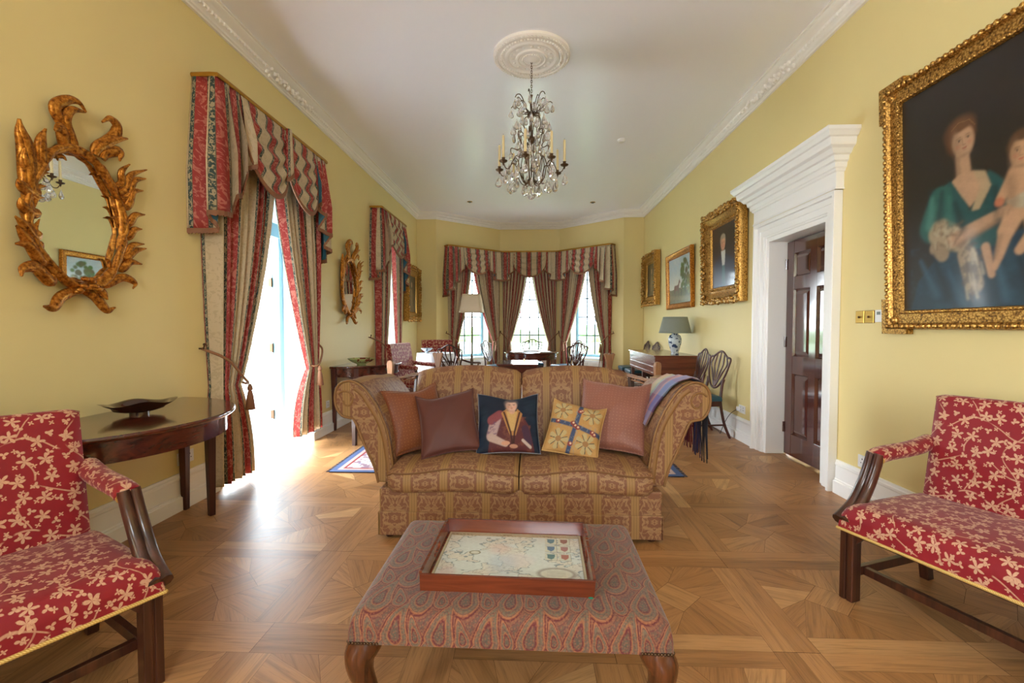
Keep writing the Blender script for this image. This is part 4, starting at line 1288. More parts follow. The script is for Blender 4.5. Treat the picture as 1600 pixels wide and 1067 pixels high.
P.ell(.438, .104, .07, .042, S(150, 140, 128), soft=.2, a=.8); P.ell(.438, .104, .056, .030, S(208, 206, 190), soft=.15); P.ell(.438, .104, .060, .034, S(120, 112, 100), soft=.08, a=.0)
for k in range(4): P.cap((.405, .120 - k * .010), (.470, .120 - k * .010), .0013, .0013, S(150, 144, 132), .5, .7)
P.ell(.13, .235, .022, .015, S(130, 124, 100), soft=.2); P.ell(.13, .235, .017, .011, S(204, 202, 184), soft=.2)
P.poly([(0, mh - .03), (mw, mh - .03), (mw, mh - .008), (0, mh - .008)], S(176, 160, 128), .9)
P.put(((P.Y > mh - .03) & (P.Y < mh - .008) & (P.noise(200, 5) > .2)).astype(float), S(120, 100, 80), .5)
ed = np.minimum(np.minimum(P.X, mw - P.X), np.minimum(P.Y, mh - P.Y))
P.put((ed < .010).astype(float), S(190, 178, 146)); P.put(((ed > .008) & (ed < .011)).astype(float), S(110, 100, 84), .7)
P.finish('map_lining', M['print'], g, lambda u, v: (u - mw / 2, v - mh / 2, .0085))
mb = MB(); mb.ball((tw / 2 - .012, -td / 2 + .004, -.001), .011, .011, .005, 10, 6)
mb.build('felt_foot', plain('green_felt', srgb(24, 110, 84), .9), g)

# ---- the sofa
SX, SY = -.07, 2.60
g = thing('sofa', 'two-seat gold and brown striped damask sofa with high scroll arms, behind the ottoman', 'sofa', (SX, SY, 0), 0)
def plin(y): return y - SY
hb = .823
# arm profile (x outwards from the inner base, z)
armp = [(.76, .30), (.775, .44), (.80, .60), (.835, .70), (.875, .78), (.93, .86), (.985, .905), (1.035, .92), (1.085, .905), (1.115, .865), (1.122, .80), (1.108, .745), (1.075, .705), (1.035, .695), (1.005, .68), (.97, .60), (.93, .50), (.885, .40), (.86, .30)]
for sx in (-1, 1):
    prof = bez([(x, 0, z) for x, z in armp], 5)
    L = [0]
    for a, b in zip(prof[:-1], prof[1:]): L.append(L[-1] + (b - a).length)
    mb = MB(); n = len(prof) - 1
    def armf(u, v):
        p = prof[round(v * n)]; y = lerp(.15, .88, u)
        zt = ss((p.z - .55) / .35) * .03 * ss((u - .3) / .7)
        return (sx * p.x, y, p.z - zt * 1.2)
    mb.grid(armf, 16, n, lambda u, v: (L[round(v * n)] * .9 + .05, lerp(.15, .88, u)))
    mb.build('arm', M['damask'], g, smooth=60)
    # scrolled front panel with a piped border band
    mb = MB()
    cen = []
    for k, p in enumerate(prof): cen.append((sx * p.x, p.z))
    mb.prism(cen, .105, .151)
    mb.build('arm_front', M['damask'], g, smooth=0, bevel=.012)
    mb = MB(); mb.tube([(sx * p.x, .106, p.z) for p in prof], .0075, 8); 
    mb.build('arm_piping', plain('gold_piping', srgb(132, 92, 48), .6), g)
    # broad gold band following the panel edge, ending in the scroll eye
    mb = MB(); sp = []
    for k in range(20):
        a = PI * .80 - k * .30; r_ = .060 - k * .0024
        sp.append((sx * (1.052 - r_ * math.cos(a)), .1035, .80 + r_ * 1.1 * math.sin(a)))
    path = [(sx * x, .1035, z) for x, z in ((.79, .32), (.802, .44), (.825, .59), (.862, .69), (.905, .765), (.955, .84), (1.0, .876))]
    mb.tube(bez([(x, y, z) for x, y, z in path] , 4), .013, 8, .35, up=(0, -1, 0)); mb.tube(bez(sp, 3), .006, 8)
    mb.build('scroll_band', plain('gold_band', srgb(134, 94, 50), .6), g)
# base and valance skirt
mb = MB(); mb.box(-hb, hb, .012, .86, .055, .30, tp=1.0); mb.build('base', M['damask'], g, smooth=0, bevel=.01)
mb = MB(); mb.box(-hb - .004, hb + .004, .0, .02, .025, .165); mb.box(-hb - .006, -hb + .01, .0, .86, .025, .165); mb.box(hb - .01, hb + .006, .0, .86, .025, .165)
mb.build('skirt', M['damask'], g, smooth=0, bevel=.005)
for x in (-hb + .05, hb - .05):
    for y in (.06, .80):
        mb = MB(); mb.tube([(x, y, 0), (x, y, .06)], .025, 10); mb.build('foot', M['darkwood'], g)
# seat cushions
def seatc(cx, name='seat_cushion'):
    mb = MB(); w = .765; x0, x1 = cx - w / 2, cx + w / 2; y0, y1 = -.02, .66; zb, zt = .262, .425
    def f(u, v):    # v wraps: bottom front -> front -> top -> back
        x = lerp(x0, x1, u)
        eu = abs(2 * u - 1); side = max(0, (eu - .90) / .10)
        prof = [(.10, zb, 0), (.0, zb + .012, .05), (-.014, zb + .05, .1), (-.016, zb + .10, .15), (-.004, zt - .03, .2), (.02, zt - .004, .24), (.10, zt + .012, .32), (.25, zt + .018, .5), (.45, zt + .01, .7), (.62, zt - .01, .9), (.66, zt - .06, .96), (.66, zb, 1.0)]
        vs_ = [p[2] for p in prof]
        y = interp(v, vs_, [p[0] for p in prof]); z = interp(v, vs_, [p[1] for p in prof])
        mid = (zb + zt) / 2; k = 1 - .35 * side ** 2
        z = mid + (z - mid) * k + (.012 * math.cos(u * PI * 2 + cx * 9) - .006 * math.sin(u * 9)) * (1 if z > mid else .3) * (1 - side)
        y = y if y > 0 else y * (1 - side * .5) + side * .012
        return (x, y, z)
    mb.grid(f, 26, 30, lambda u, v: (lerp(x0, x1, u) + .03, v * 1.0))
    for u in (0, 1):
        pts = [f(u, k / 30) for k in range(31)]; mb.add(pts, [tuple(range(31))], [[(p[1], p[2]) for p in pts]])
    o = mb.build(name, M['damask'], g, smooth=70)
    mb = MB(); pts = [f(k / 26, .215) for k in range(27)]; mb.tube([(p[0], p[1] - .003, p[2]) for p in pts], .0055, 6)
    pts = [f(k / 26, .03) for k in range(27)]; mb.tube([(p[0], p[1] - .002, p[2]) for p in pts], .0055, 6)
    mb.build('piping', plain('gold_piping', srgb(116, 78, 40), .6), o)
seatc(-.386); seatc(.386)
# back: two humps
def hump(x): 
    a = abs(abs(x) - .38) / .38
    return .905 + .045 * (1 - min(1, a) ** 2.2)
for s in (-1, 1):
    mb = MB()
    def bk(u, v, s=s):
        x = s * lerp(.004, .775, u); ht = hump(x) + .012
        e = min(u, (1 - u)) * .77; ins = .03 - min(.03, e)
        prof = [(.60, .36, 0), (.64, .55, .25), (.70, ht - .10, .42), (.735, ht - .03, .47), (.775, ht, .5), (.83, ht - .02, .54), (.86, ht - .08, .58), (.88, .45, .8), (.88, .10, 1)]
        vs_ = [p[2] for p in prof]; y = interp(v, vs_, [p[0] for p in prof]); z = interp(v, vs_, [p[1] for p in prof])
        if v < .5: y += ins * .8 - .03 * math.sin(PI * min(1, v / .45)) * math.sin(PI * u) ** .5
        z -= ins * .5 * (1 if .42 < v < .58 else 0)
        return (x, y, z)
    mb.grid(bk, 24, 50, lambda u, v: (s * lerp(.004, .775, u) + .06, v * 1.2))
    pts = [bk(1, k / 50) for k in range(51)]; mb.add(pts, [tuple(range(51))], [[(p[1], p[2]) for p in pts]])
    mb.build('back_cushion', M['damask'], g, smooth=70)

# ---- scatter cushions
def cushion(name, label, mat, w, h, th, loc, rot, uvs=1.0, ears=.065, pic=None, pipe=None, seed=1, crease=.0035, group=None):
    """stands on its lower edge; face to -y. rot = (tilt back, roll, yaw)"""
    rs = random.Random(seed); ph = [rs.uniform(0, 6) for _ in range(6)]
    def pos(u, v, s):
        a, b = 2 * u - 1, 2 * v - 1
        k = 1 - ears * (1 - abs(a) ** 2) * abs(b) ** 3 ; k2 = 1 - ears * (1 - abs(b) ** 2) * abs(a) ** 3
        x = a * w / 2 * (1 - ears * (1 - b * b) * a * a * 1.0) ; z = b * h / 2 * (1 - ears * (1 - a * a) * b * b * 1.0)
        t_ = th / 2 * (max(0, 1 - a ** 2) * max(0, 1 - b ** 2)) ** .42
        r_ = crease * (math.sin(3 * a + 4 * b + ph[0]) * math.sin(2 * b - 3 * a + ph[1]) + .8 * abs(math.sin(4 * a - 3 * b + ph[2])) ** 6) * min(1, t_ / th * 4)
        z -= (.022 + .012 * math.sin(3 * a + ph[3])) * (1 - a * a) * max(0, b) ** 2
        return (x, s * (t_ + (r_ if s < 0 else 0)) , z + h / 2)
    g = thing(name, label, 'cushion', loc, 0, group)
    g.rotation_euler = rot
    n = 34
    if pic is None:
        mb = MB()
        mb.grid(lambda u, v: pos(u, v, -1), n, n, lambda u, v: (u * w * uvs, v * h * uvs))
        mb.grid(lambda u, v: pos(1 - u, v, 1), n, n, lambda u, v: (u * w * uvs, v * h * uvs))
        mb.build('cushion_cover', mat, g, smooth=180)
    else:
        pic.finish('cushion_front', mat, g, lambda u, v: pos(u / pic.w, v / pic.h, -1))
        mb = MB(); mb.grid(lambda u, v: pos(1 - u, v, 1), n, n, lambda u, v: (u * w, v * h)); mb.build('cushion_back', M['velvet'] if pipe is None else pipe, g, smooth=180)
    mb = MB(); per = []
    for k in range(16): per.append(pos(k / 16, 0, 0))
    for k in range(16): per.append(pos(1, k / 16, 0))
    for k in range(16): per.append(pos(1 - k / 16, 1, 0))
    for k in range(16): per.append(pos(0, 1 - k / 16, 0))
    mb.tube(per, .0045, 6, closed=True); mb.build('piping', pipe or mat, g)
    return g
CB = .435
# lady print
P = Pic(.44, .40, 150, 140, S(20, 30, 48))
P.put(np.clip(P.noise(14, 4), 0, 1), S(38, 62, 80), .6)
P.poly([(.08, 0), (.10, .17), (.16, .25), (.30, .25), (.37, .16), (.40, 0)], S(86, 40, 42))
P.put(((P.noise(60, 6) > .25) & (P.Y < .22) & (P.X > .1) & (P.X < .38)).astype(float), S(120, 70, 52), .5)
P.cap((.13, .20), (.10, .10), .038, .034, S(168, 140, 140)); P.cap((.10, .20), (.16, .235), .03, .03, S(128, 66, 72))
P.put(((P.noise(120, 8) > .2) & (np.hypot(P.X - .115, P.Y - .14) < .05)).astype(float), S(96, 70, 100), .7)
P.cap((.10, .09), (.20, .045), .026, .018, S(176, 150, 140)); P.cap((.34, .14), (.36, .06), .028, .025, S(66, 40, 60)); P.cap((.32, .07), (.37, .03), .01, .01, S(180, 160, 150))
P.poly([(.17, .245), (.21, .28), (.245, .20), (.285, .28), (.32, .24), (.27, .10), (.23, .10)], S(168, 120, 72))
P.poly([(.205, .26), (.285, .26), (.26, .13), (.235, .13)], S(188, 152, 96))
P.line([(.19, .25), (.235, .12), (.245, .05)], .006, S(60, 30, 26)); P.line([(.30, .25), (.262, .12), (.255, .05)], .006, S(60, 30, 26))
P.cap((.245, .26), (.245, .30), .022, .022, S(196, 150, 128))
P.face(.243, .310, .050, S(206, 164, 146), S(92, 82, 86), 0, .4)
P.blur(1)
P.ell(.20, .05, .03, .014, S(190, 140, 116)); P.ell(.255, .03, .028, .013, S(176, 126, 104))
cushion('portrait_cushion', 'square cushion printed with a seated lady on dark blue, in the middle of the sofa', M['woven'], .405, .41, .13, (-.142, 2.84, CB + .01), (R(-32), R(0), R(4)), pic=P, pipe=plain('grey_piping', srgb(120, 118, 126), .6), seed=4)
# tapestry ribbons
P = Pic(.36, .36, 130, 130, S(176, 134, 80))
P.put(np.clip(P.noise(40, 3), 0, 1), S(188, 150, 96), .5)
for cx, cy in ((.08, .28), (.28, .28), (.09, .08), (.27, .08)):
    for k in range(7):
        a = k * .9 + cx * 20; P.cap((cx, cy), (cx + .055 * math.cos(a), cy + .055 * math.sin(a)), .010, .015, S(176, 156, 112), .2)
        P.line([(cx, cy), (cx + .06 * math.cos(a + .3), cy + .06 * math.sin(a + .3))], .0022, S(70, 64, 60))
    P.ell(cx, cy, .02, .018, S(150, 110, 70))
P.line([(.20, .36), (.185, .18), (.165, 0)], .014, S(62, 74, 104)); P.line([(0, .20), (.18, .18), (.36, .15)], .014, S(62, 74, 104))
P.put((((np.abs(P.X - .185) < .02) | (np.abs(P.Y - .178) < .02)) & (P.noise(150, 9) > .35)).astype(float), S(130, 136, 140), .5)
for cx, cy in ((.18, .18), (.165, .195), (.20, .17), (.205, .30), (.06, .195), (.30, .16), (.172, .06), (.315, .15), (.195, .29)):
    P.ell(cx, cy, .016, .015, S(130, 56, 54), soft=.3); P.ell(cx + .003, cy + .003, .007, .007, S(214, 180, 150), soft=.4)
cushion('tapestry_cushion', 'yellow tapestry cushion with crossed blue ribbons and flowers, right of the portrait cushion', M['woven'], .345, .36, .12, (.235, 2.80, CB + .014), (R(-34), R(9), R(-12)), pic=P, pipe=plain('buff_piping', srgb(196, 156, 96), .6), seed=9)
cushion('rust_cushion', 'rust dotted square cushion against the left arm of the sofa', M['rust'], .40, .43, .13, (-.70, 2.92, CB + .012), (R(-22), R(-4), R(40)), seed=2)
cushion('velvet_cushion', 'dark brown velvet square cushion, second from the left arm of the sofa', M['velvet'], .385, .42, .12, (-.49, 2.80, CB + .016), (R(-30), R(-7), R(12)), seed=3, ears=.09)
cushion('pink_cushion', 'large dusky pink dotted cushion against the right arm of the sofa', M['pink'], .46, .49, .15, (.50, 2.93, CB + .012), (R(-30), R(2), R(-18)), seed=5, crease=.006)

# ---- plaid throw over the right arm
def armcurve():
    out = []
    for x, z in ((.79, .62), (.815, .67), (.845, .735), (.885, .80), (.935, .872), (.985, .915), (1.035, .932), (1.09, .917), (1.13, .87), (1.138, .80), (1.135, .74)):
        out.append((SX + x, z))
    return out
ac = armcurve(); nA = len(ac)
mb = MB()
def thr(u, v):
    s_ = v * (nA - 1); i = min(nA - 2, int(s_)); f = s_ - i
    x, z = lerp(ac[i][0], ac[i + 1][0], f), lerp(ac[i][1], ac[i + 1][1], f)
    yl = lerp(.26, .175, min(1, v * 1.5)); yh = lerp(.56, .76, min(1, v * 1.2))
    y = lerp(yl, yh, u) + .012 * math.sin(v * 9)
    zt = ss((z - .55) / .35) * .03 * ss((y / .73 - .3) / .7)
    lift = .006 + .006 * math.sin(u * 11 + v * 4) ** 2
    nx = -1 if v < .5 else 1
    return (x + nx * lift * (1 - abs(2 * v - 1) * .2) * .6, SY + y, z + lift - zt)
g = thing('plaid_throw', 'multicoloured plaid wool throw with fringe over the right arm of the sofa', 'throw', (SX + 1.0, SY + .4, 0), 0)
mb.grid(thr, 18, 40, lambda u, v: (lerp(.50, .0, u), v * .55))
mb.v = [(x - g.location.x, y - g.location.y, z) for x, y, z in mb.v]
mb.build('woven_cloth', M['plaid'], g, smooth=180, solid=(.004,))
fc = [(plain('fringe_%d' % k, srgb(*c), .8)) for k, c in enumerate(((120, 104, 88), (104, 22, 62), (124, 44, 56), (46, 48, 92), (34, 34, 44)))]
for k in range(5):
    mb = MB()
    for j in range(7):
        u = 1 - (k * 7 + j + .5) / 35
        p = thr(u, 1.0); L = random.uniform(.24, .31) + .05 * k / 5
        x, y = p[0] - g.location.x, p[1] - g.location.y
        mb.tube([(x, y, p[2]), (x + random.uniform(-.004, .004), y + random.uniform(-.004, .004), p[2] - L * .5), (x + random.uniform(-.012, .012), y + random.uniform(-.008, .008), p[2] - L)], [.0042, .0036, .003], 5)
    mb.build('fringe', fc[k], g, smooth=180)

# ---- rug under the sofa
RW_, RH_ = 3.0, 2.3
P = Pic(RW_, RH_, 260, 200, S(206, 188, 178))
ed = np.minimum(np.minimum(P.X, RW_ - P.X), np.minimum(P.Y, RH_ - P.Y))
P.put((ed < .05).astype(float), S(84, 98, 132)); P.put(((ed > .05) & (ed < .09)).astype(float), S(186, 160, 150)); P.put(((ed > .09) & (ed < .11)).astype(float), S(140, 58, 58))
P.put(((ed > .11) & (ed < .30) & (P.noise(34, 3) > .15)).astype(float), S(112, 78, 104), .8); P.put(((ed > .13) & (ed < .28) & (P.noise(40, 7) > .45)).astype(float), S(60, 84, 128), .9)
P.put(((ed > .30) & (ed < .33)).astype(float), S(150, 62, 60)); P.put((ed > .33).astype(float), S(78, 96, 138)); P.put(((ed > .36) & (P.noise(26, 2) > .1)).astype(float), S(172, 96, 92), .8)
P.put(((ed > .36) & (P.noise(33, 5) > .5)).astype(float), S(208, 190, 170), .8)
g = thing('patterned_rug', 'blue and red patterned oriental rug on the parquet behind the sofa', 'rug', (-1.73, 3.79, 0), 0)
P.finish('rug_pile', M['chintz'], g, lambda u, v: (u, v, .009))
mb = MB(); mb.box(0, RW_, 0, RH_, .0005, .008); mb.build('rug_backing', M['chintz'], g, smooth=0)
bpy.data.objects['rug_backing'].data.materials[0] = plain('rug_backing', srgb(40, 44, 60), .9)
mb = MB()
for x, s in ((0, -1), (RW_, 1)):
    for k in range(96): y = (k + .5) * RH_ / 96; mb.tube([(x, y, .006), (x + s * .03, y + random.uniform(-.008, .008), .004)], .003, 4)
stuff(mb.build('rug_fringe', plain('rug_fringe', srgb(60, 62, 76), .9), g))
# ================================================================ gilt mirrors
crest=[[(-0.041, 0.379), (-0.089, 0.442), (-0.135, 0.508), (-0.085, 0.571), (-0.034, 0.584), (0.003, 0.551)], [(-0.047, 0.376), (-0.088, 0.465), (-0.064, 0.531), (0.0, 0.549)], [(0.093, 0.402), (0.182, 0.492), (0.198, 0.561), (0.144, 0.58), (0.091, 0.538)], [(0.1, 0.411), (0.168, 0.474), (0.246, 0.512)], [(0.139, 0.396), (0.208, 0.422), (0.192, 0.366)], [(-0.091, 0.375), (-0.122, 0.417), (-0.16, 0.388)]]
leftl=[[(-0.254, 0.083), (-0.272, 0.251), (-0.302, 0.319), (-0.314, 0.374)], [(-0.201, 0.225), (-0.213, 0.315), (-0.201, 0.378)], [(-0.261, 0.152), (-0.288, 0.204), (-0.296, 0.252)], [(-0.255, 0.062), (-0.306, 0.077), (-0.329, 0.1)], [(-0.258, -0.032), (-0.304, -0.013), (-0.321, 0.017)], [(-0.252, -0.145), (-0.298, -0.103), (-0.344, -0.073)], [(-0.244, -0.196), (-0.299, -0.154), (-0.341, -0.113)], [(-0.216, -0.255), (-0.282, -0.192), (-0.347, -0.196)], [(-0.178, -0.347), (-0.247, -0.29), (-0.313, -0.304), (-0.328, -0.341)]]
rightl=[[(0.231, 0.254), (0.215, 0.312), (0.256, 0.37)], [(0.251, 0.222), (0.276, 0.313), (0.373, 0.378)], [(0.265, 0.188), (0.298, 0.288), (0.365, 0.322)], [(0.271, 0.138), (0.288, 0.22), (0.342, 0.243)], [(0.27, 0.035), (0.299, 0.087), (0.35, 0.103)], [(0.265, -0.044), (0.289, 0.0), (0.327, 0.011)], [(0.247, -0.15), (0.278, -0.093), (0.34, -0.075)], [(0.239, -0.177), (0.292, -0.123), (0.355, -0.099)], [(0.215, -0.237), (0.26, -0.193), (0.32, -0.198)], [(0.116, -0.336), (0.213, -0.288), (0.279, -0.314), (0.255, -0.349)]]
innerl=[[(-0.226, 0.07), (-0.21, 0.101), (-0.182, 0.112)], [(-0.236, -0.006), (-0.222, 0.04), (-0.194, 0.053)], [(-0.228, -0.151), (-0.231, -0.099), (-0.218, -0.056)], [(0.19, 0.092), (0.178, 0.151), (0.148, 0.159)], [(0.203, 0.057), (0.183, 0.096), (0.156, 0.099)], [(0.208, -0.004), (0.189, 0.042), (0.157, 0.04)], [(-0.116, 0.278), (-0.094, 0.286), (-0.081, 0.27)], [(0.122, 0.281), (0.102, 0.268), (0.082, 0.253)], [(-0.214, 0.126), (-0.192, 0.17), (-0.164, 0.18)], [(-0.176, -0.281), (-0.181, -0.26), (-0.165, -0.244)], [(0.145, -0.24), (0.14, -0.204), (0.113, -0.195)]]
feet=[[(-0.018, -0.371), (-0.127, -0.419), (-0.182, -0.477), (-0.238, -0.474)], [(-0.018, -0.371), (0.049, -0.408), (0.098, -0.478), (0.138, -0.464)], [(0.037, -0.385), (0.081, -0.387), (0.093, -0.423)]]
def leaf(mb, pts, w, y0=-.035, lift=.03):
    """curling acanthus leaf: ridged section, fat in the middle, curled tip"""
    x_, z_ = pts[0]; q = Vector((-.018 - x_, -.007 - z_)); q.normalize()
    if abs(x_) + abs(z_) > .2 and y0 > -.04 and lift > .02 and z_ > -.36: pts = [(x_ + q.x * .045, z_ + q.y * .045)] + list(pts)
    n = len(pts)
    P = bez([(x, y0 - lift * (k / (n - 1)) ** 1.5 * (1 if k < n - 1 else .8), z) for k, (x, z) in enumerate(pts)], 7)
    N = len(P)
    rs = [w * (.75 + .45 * math.sin(PI * min(1, i / N * 1.15)) ** .8) * (1 - .75 * (i / (N - 1)) ** 3.5) for i in range(N)]
    for off, k in ((-.42, .62), (.42, .62), (0, .72)):
        Q = []
        for i, p in enumerate(P):
            a = P[min(N - 1, i + 1)] - P[max(0, i - 1)]
            s_ = Vector((a.z, 0, -a.x)); s_.normalize()
            Q.append(p + s_ * rs[i] * off + Vector((0, -.004 if off == 0 else 0, 0)))
        mb.tube(Q, [r_ * k for r_ in rs], 7, .8, up=(0, -1, 0))
def gilt_mirror(label, loc):
    g = thing('gilt_mirror', label, 'mirror', loc, R(90), 'oval gilt leaf mirrors')
    cx, cz, a_, b_ = -.018, -.007, .232, .335
    mb = MB(); n = 48
    ring = [(cx + a_ * math.cos(2 * PI * k / n), cz + b_ * math.sin(2 * PI * k / n)) for k in range(n)]
    mb.add([(x, -.022, z) for x, z in ring], [tuple(range(n))[::-1]]); mb.build('mirror_glass', M['mirror'], g, smooth=0)
    mb = MB(); mb.prism(ring, -.003, -.020); mb.build('backboard', M['darkwood'], g, smooth=0)
    mb = MB()
    P = [(cx + (a_ + .012 + .018 * (1 - math.sin(t_)) * .3) * math.cos(t_), -.04, cz + (b_ + .015) * math.sin(t_)) for t_ in [2 * PI * k / 60 for k in range(60)]]
    rr = [.023 + .004 * math.sin(k * 2.1) + .003 * math.sin(k * .9) for k in range(60)]
    mb.tube(P, rr, 10, .9, up=(0, -1, 0), closed=True)
    P2 = [(x * 1.0 + .016 * math.cos(k * .5), y - .012, z + .012 * math.sin(k * .5)) for k, (x, y, z) in enumerate(P)]
    mb.tube(P2, .013, 8, closed=True)
    mb.build('branch_frame', M['gilt'], g, smooth=70)
    for nm, grp, w in (('crest_leaf', crest, .028), ('leaf', leftl, .026), ('leaf', rightl, .021), ('inner_leaf', innerl, .0095), ('foot_scroll', feet, .024)):
        for k, l in enumerate(grp):
            mb = MB(); ww = w
            if grp is leftl and k == 0: ww = .034
            if grp is crest and k in (0, 1): ww = .026
            leaf(mb, l, ww, -.035, .045 if nm != 'inner_leaf' else .01)
            mb.build(nm, M['gilt'], g, smooth=70)
    mb = MB(); rs_ = random.Random(5)
    for k in range(16):
        a = rs_.uniform(0, 6.28); d = rs_.uniform(0, .06)
        mb.ball((-.015 + d * math.cos(a) * 1.3, -.06 - rs_.uniform(0, .015), -.36 + d * .7 * math.sin(a)), .022, .016, .014, 8, 6)
    mb.build('ribbon_knot', M['gilt'], g, smooth=70)
    return g
gm = gilt_mirror('large gilt leaf-carved oval mirror near the left edge of the photo, reflecting the horse painting', (XL, 2.32, 1.82))
dup(gm, (XL, 5.88, 1.775), R(90), 'gilt leaf-carved oval mirror further along the left wall, between the two curtained windows', scale=(1.02, 1, 1.0))

# ================================================================ window dressings
class Path:
    def __init__(s, pts):
        s.P = [Vector(p) for p in pts]; s.L = [0]
        for a, b in zip(s.P[:-1], s.P[1:]): s.L.append(s.L[-1] + (b - a).length)
        s.len = s.L[-1]
    def at(s, t_, off=0.0, rad=.05):
        def nrm(q):
            q = min(max(q, 1e-4), s.len - 1e-4)
            i = max(k for k in range(len(s.P) - 1) if s.L[k] <= q)
            d = (s.P[i + 1] - s.P[i]).normalized(); return i, d
        i, d = nrm(t_)
        p = s.P[i] + d * (t_ - s.L[i])
        n = Vector((0, 0))
        for k in (-1, -.5, 0, .5, 1):
            _, dd = nrm(t_ + k * rad); n += Vector((dd.y, -dd.x))
        n.normalize(); q = p + n * off
        return q
def drape_curtain(name, label, path, s_out, side, w_top, tie, bot, z_top, z_tie, z_bot, off=.085, pleats=7, group=None, F=None, org=None):
    """tie = (outer, inner) distances from s_out at the tie, bot = the same at the hem"""
    F = F or pleats * .305; uo = random.uniform(0, .235)
    o = path.at(s_out, 0)
    g = thing(name, label, 'curtain', (o.x, o.y, 0), 0, group)
    vt = (z_top - z_tie) / (z_top - z_bot)
    ph = -PI / 2
    def f(u, v):
        if v < vt: t_ = v / vt; e = lerp(w_top, tie[1], t_ ** 1.7); oo = lerp(0, tie[0], t_ ** 3); am = lerp(.040, .018, t_ ** 2)
        else: t_ = (v - vt) / (1 - vt); k = 1 - (1 - t_) ** 2.2; e = lerp(tie[1], bot[1], k); oo = lerp(tie[0], bot[0], k); am = lerp(.018, .040, k)
        w = e - oo; pw = w / pleats
        a = 2 * PI * pleats * u + ph
        x = s_out + side * (oo + w * u + pw * .05 * math.sin(2 * a))
        d = off + am * math.sin(a) + am * .3 * math.sin(a * .5 + 1 + v * 2) + (0.012 * math.sin(PI * min(1, v / vt)) if v < vt else 0)
        z = lerp(z_top, z_bot, v)
        # fabric sags a little towards the tie
        if v < vt: z -= .05 * (v / vt) ** 3 * u
        eo = u if side > 0 else u
        d = lerp(.004, d, ss(eo / .05))
        p = path.at(x, max(.004, d)); return (p.x - o.x, p.y - o.y, z)
    mb = MB(); nu = pleats * 12
    mb.grid(f, nu, 40, lambda u, v: (side * u * F + uo, lerp(z_top, z_bot, v)))
    if side > 0: mb.f = [q[::-1] for q in mb.f]; mb.uv = {k: v[::-1] for k, v in mb.uv.items()}
    mb.build('curtain_cloth', None, g, smooth=180, mats=[M['curtain'], M['teal']], solid=(.003, 1))
    return f, g
def tieback(label, path, s_hook, z_hook, s_tie, z_tie, side, group, off=.15, w=.18):
    """cord from a wall hook round the gathered curtain with a hanging tassel"""
    h = path.at(s_hook, .0)
    g = thing('tieback', label, 'tieback', (h.x, h.y, z_hook), 0, group)
    P = lambda s_, o_, z: (path.at(s_, o_).x - h.x, path.at(s_, o_).y - h.y, z - z_hook)
    mb = MB()
    c = [P(s_hook, .02, z_hook), P(lerp(s_hook, s_tie, .35), off * .8, lerp(z_hook, z_tie, .30)), P(lerp(s_hook, s_tie, .75), off, lerp(z_hook, z_tie, .78)), P(s_tie, off * .95, z_tie), P(s_tie + side * .02, off * .5, z_tie + .01), P(s_tie, .03, z_tie + .03)]
    mb.tube(bez(c, 6), .010, 8); mb.build('cord', M['rope'], g, smooth=70)
    mb = MB(); mb.tube([P(s_hook, .0, z_hook), P(s_hook, .035, z_hook), P(s_hook, .04, z_hook + .025)], .006, 8); mb.ball(P(s_hook, .04, z_hook + .03), .010)
    mb.build('hook', M['brassdark'], g, smooth=70)
    mb = MB(); q = P(s_tie - side * .015, off + .015, z_tie)
    mb.lathe([(.004, 0), (.012, -.01), (.02, -.03), (.02, -.045), (.013, -.055), (.016, -.06), (.024, -.10), (.036, -.20), (.034, -.205), (.001, -.2)], 14, q)
    mb.build('tassel', M['fringe'], g, smooth=60)
    return g
def fringe_strip(mb, pts, h=.035, t_=.006):
    """tasselled edging under a line of points (with outward normals unknown: doubled)"""
    n = len(pts); vs = []; fs = []
    for k, p in enumerate(pts):
        zz = p[2] - h * (1 if k % 2 else .72)
        vs += [(p[0], p[1], p[2] + .006), (p[0], p[1], zz)]
    fs = [(2 * k, 2 * k + 1, 2 * k + 3, 2 * k + 2) for k in range(n - 1)]
    mb.add(vs, fs)
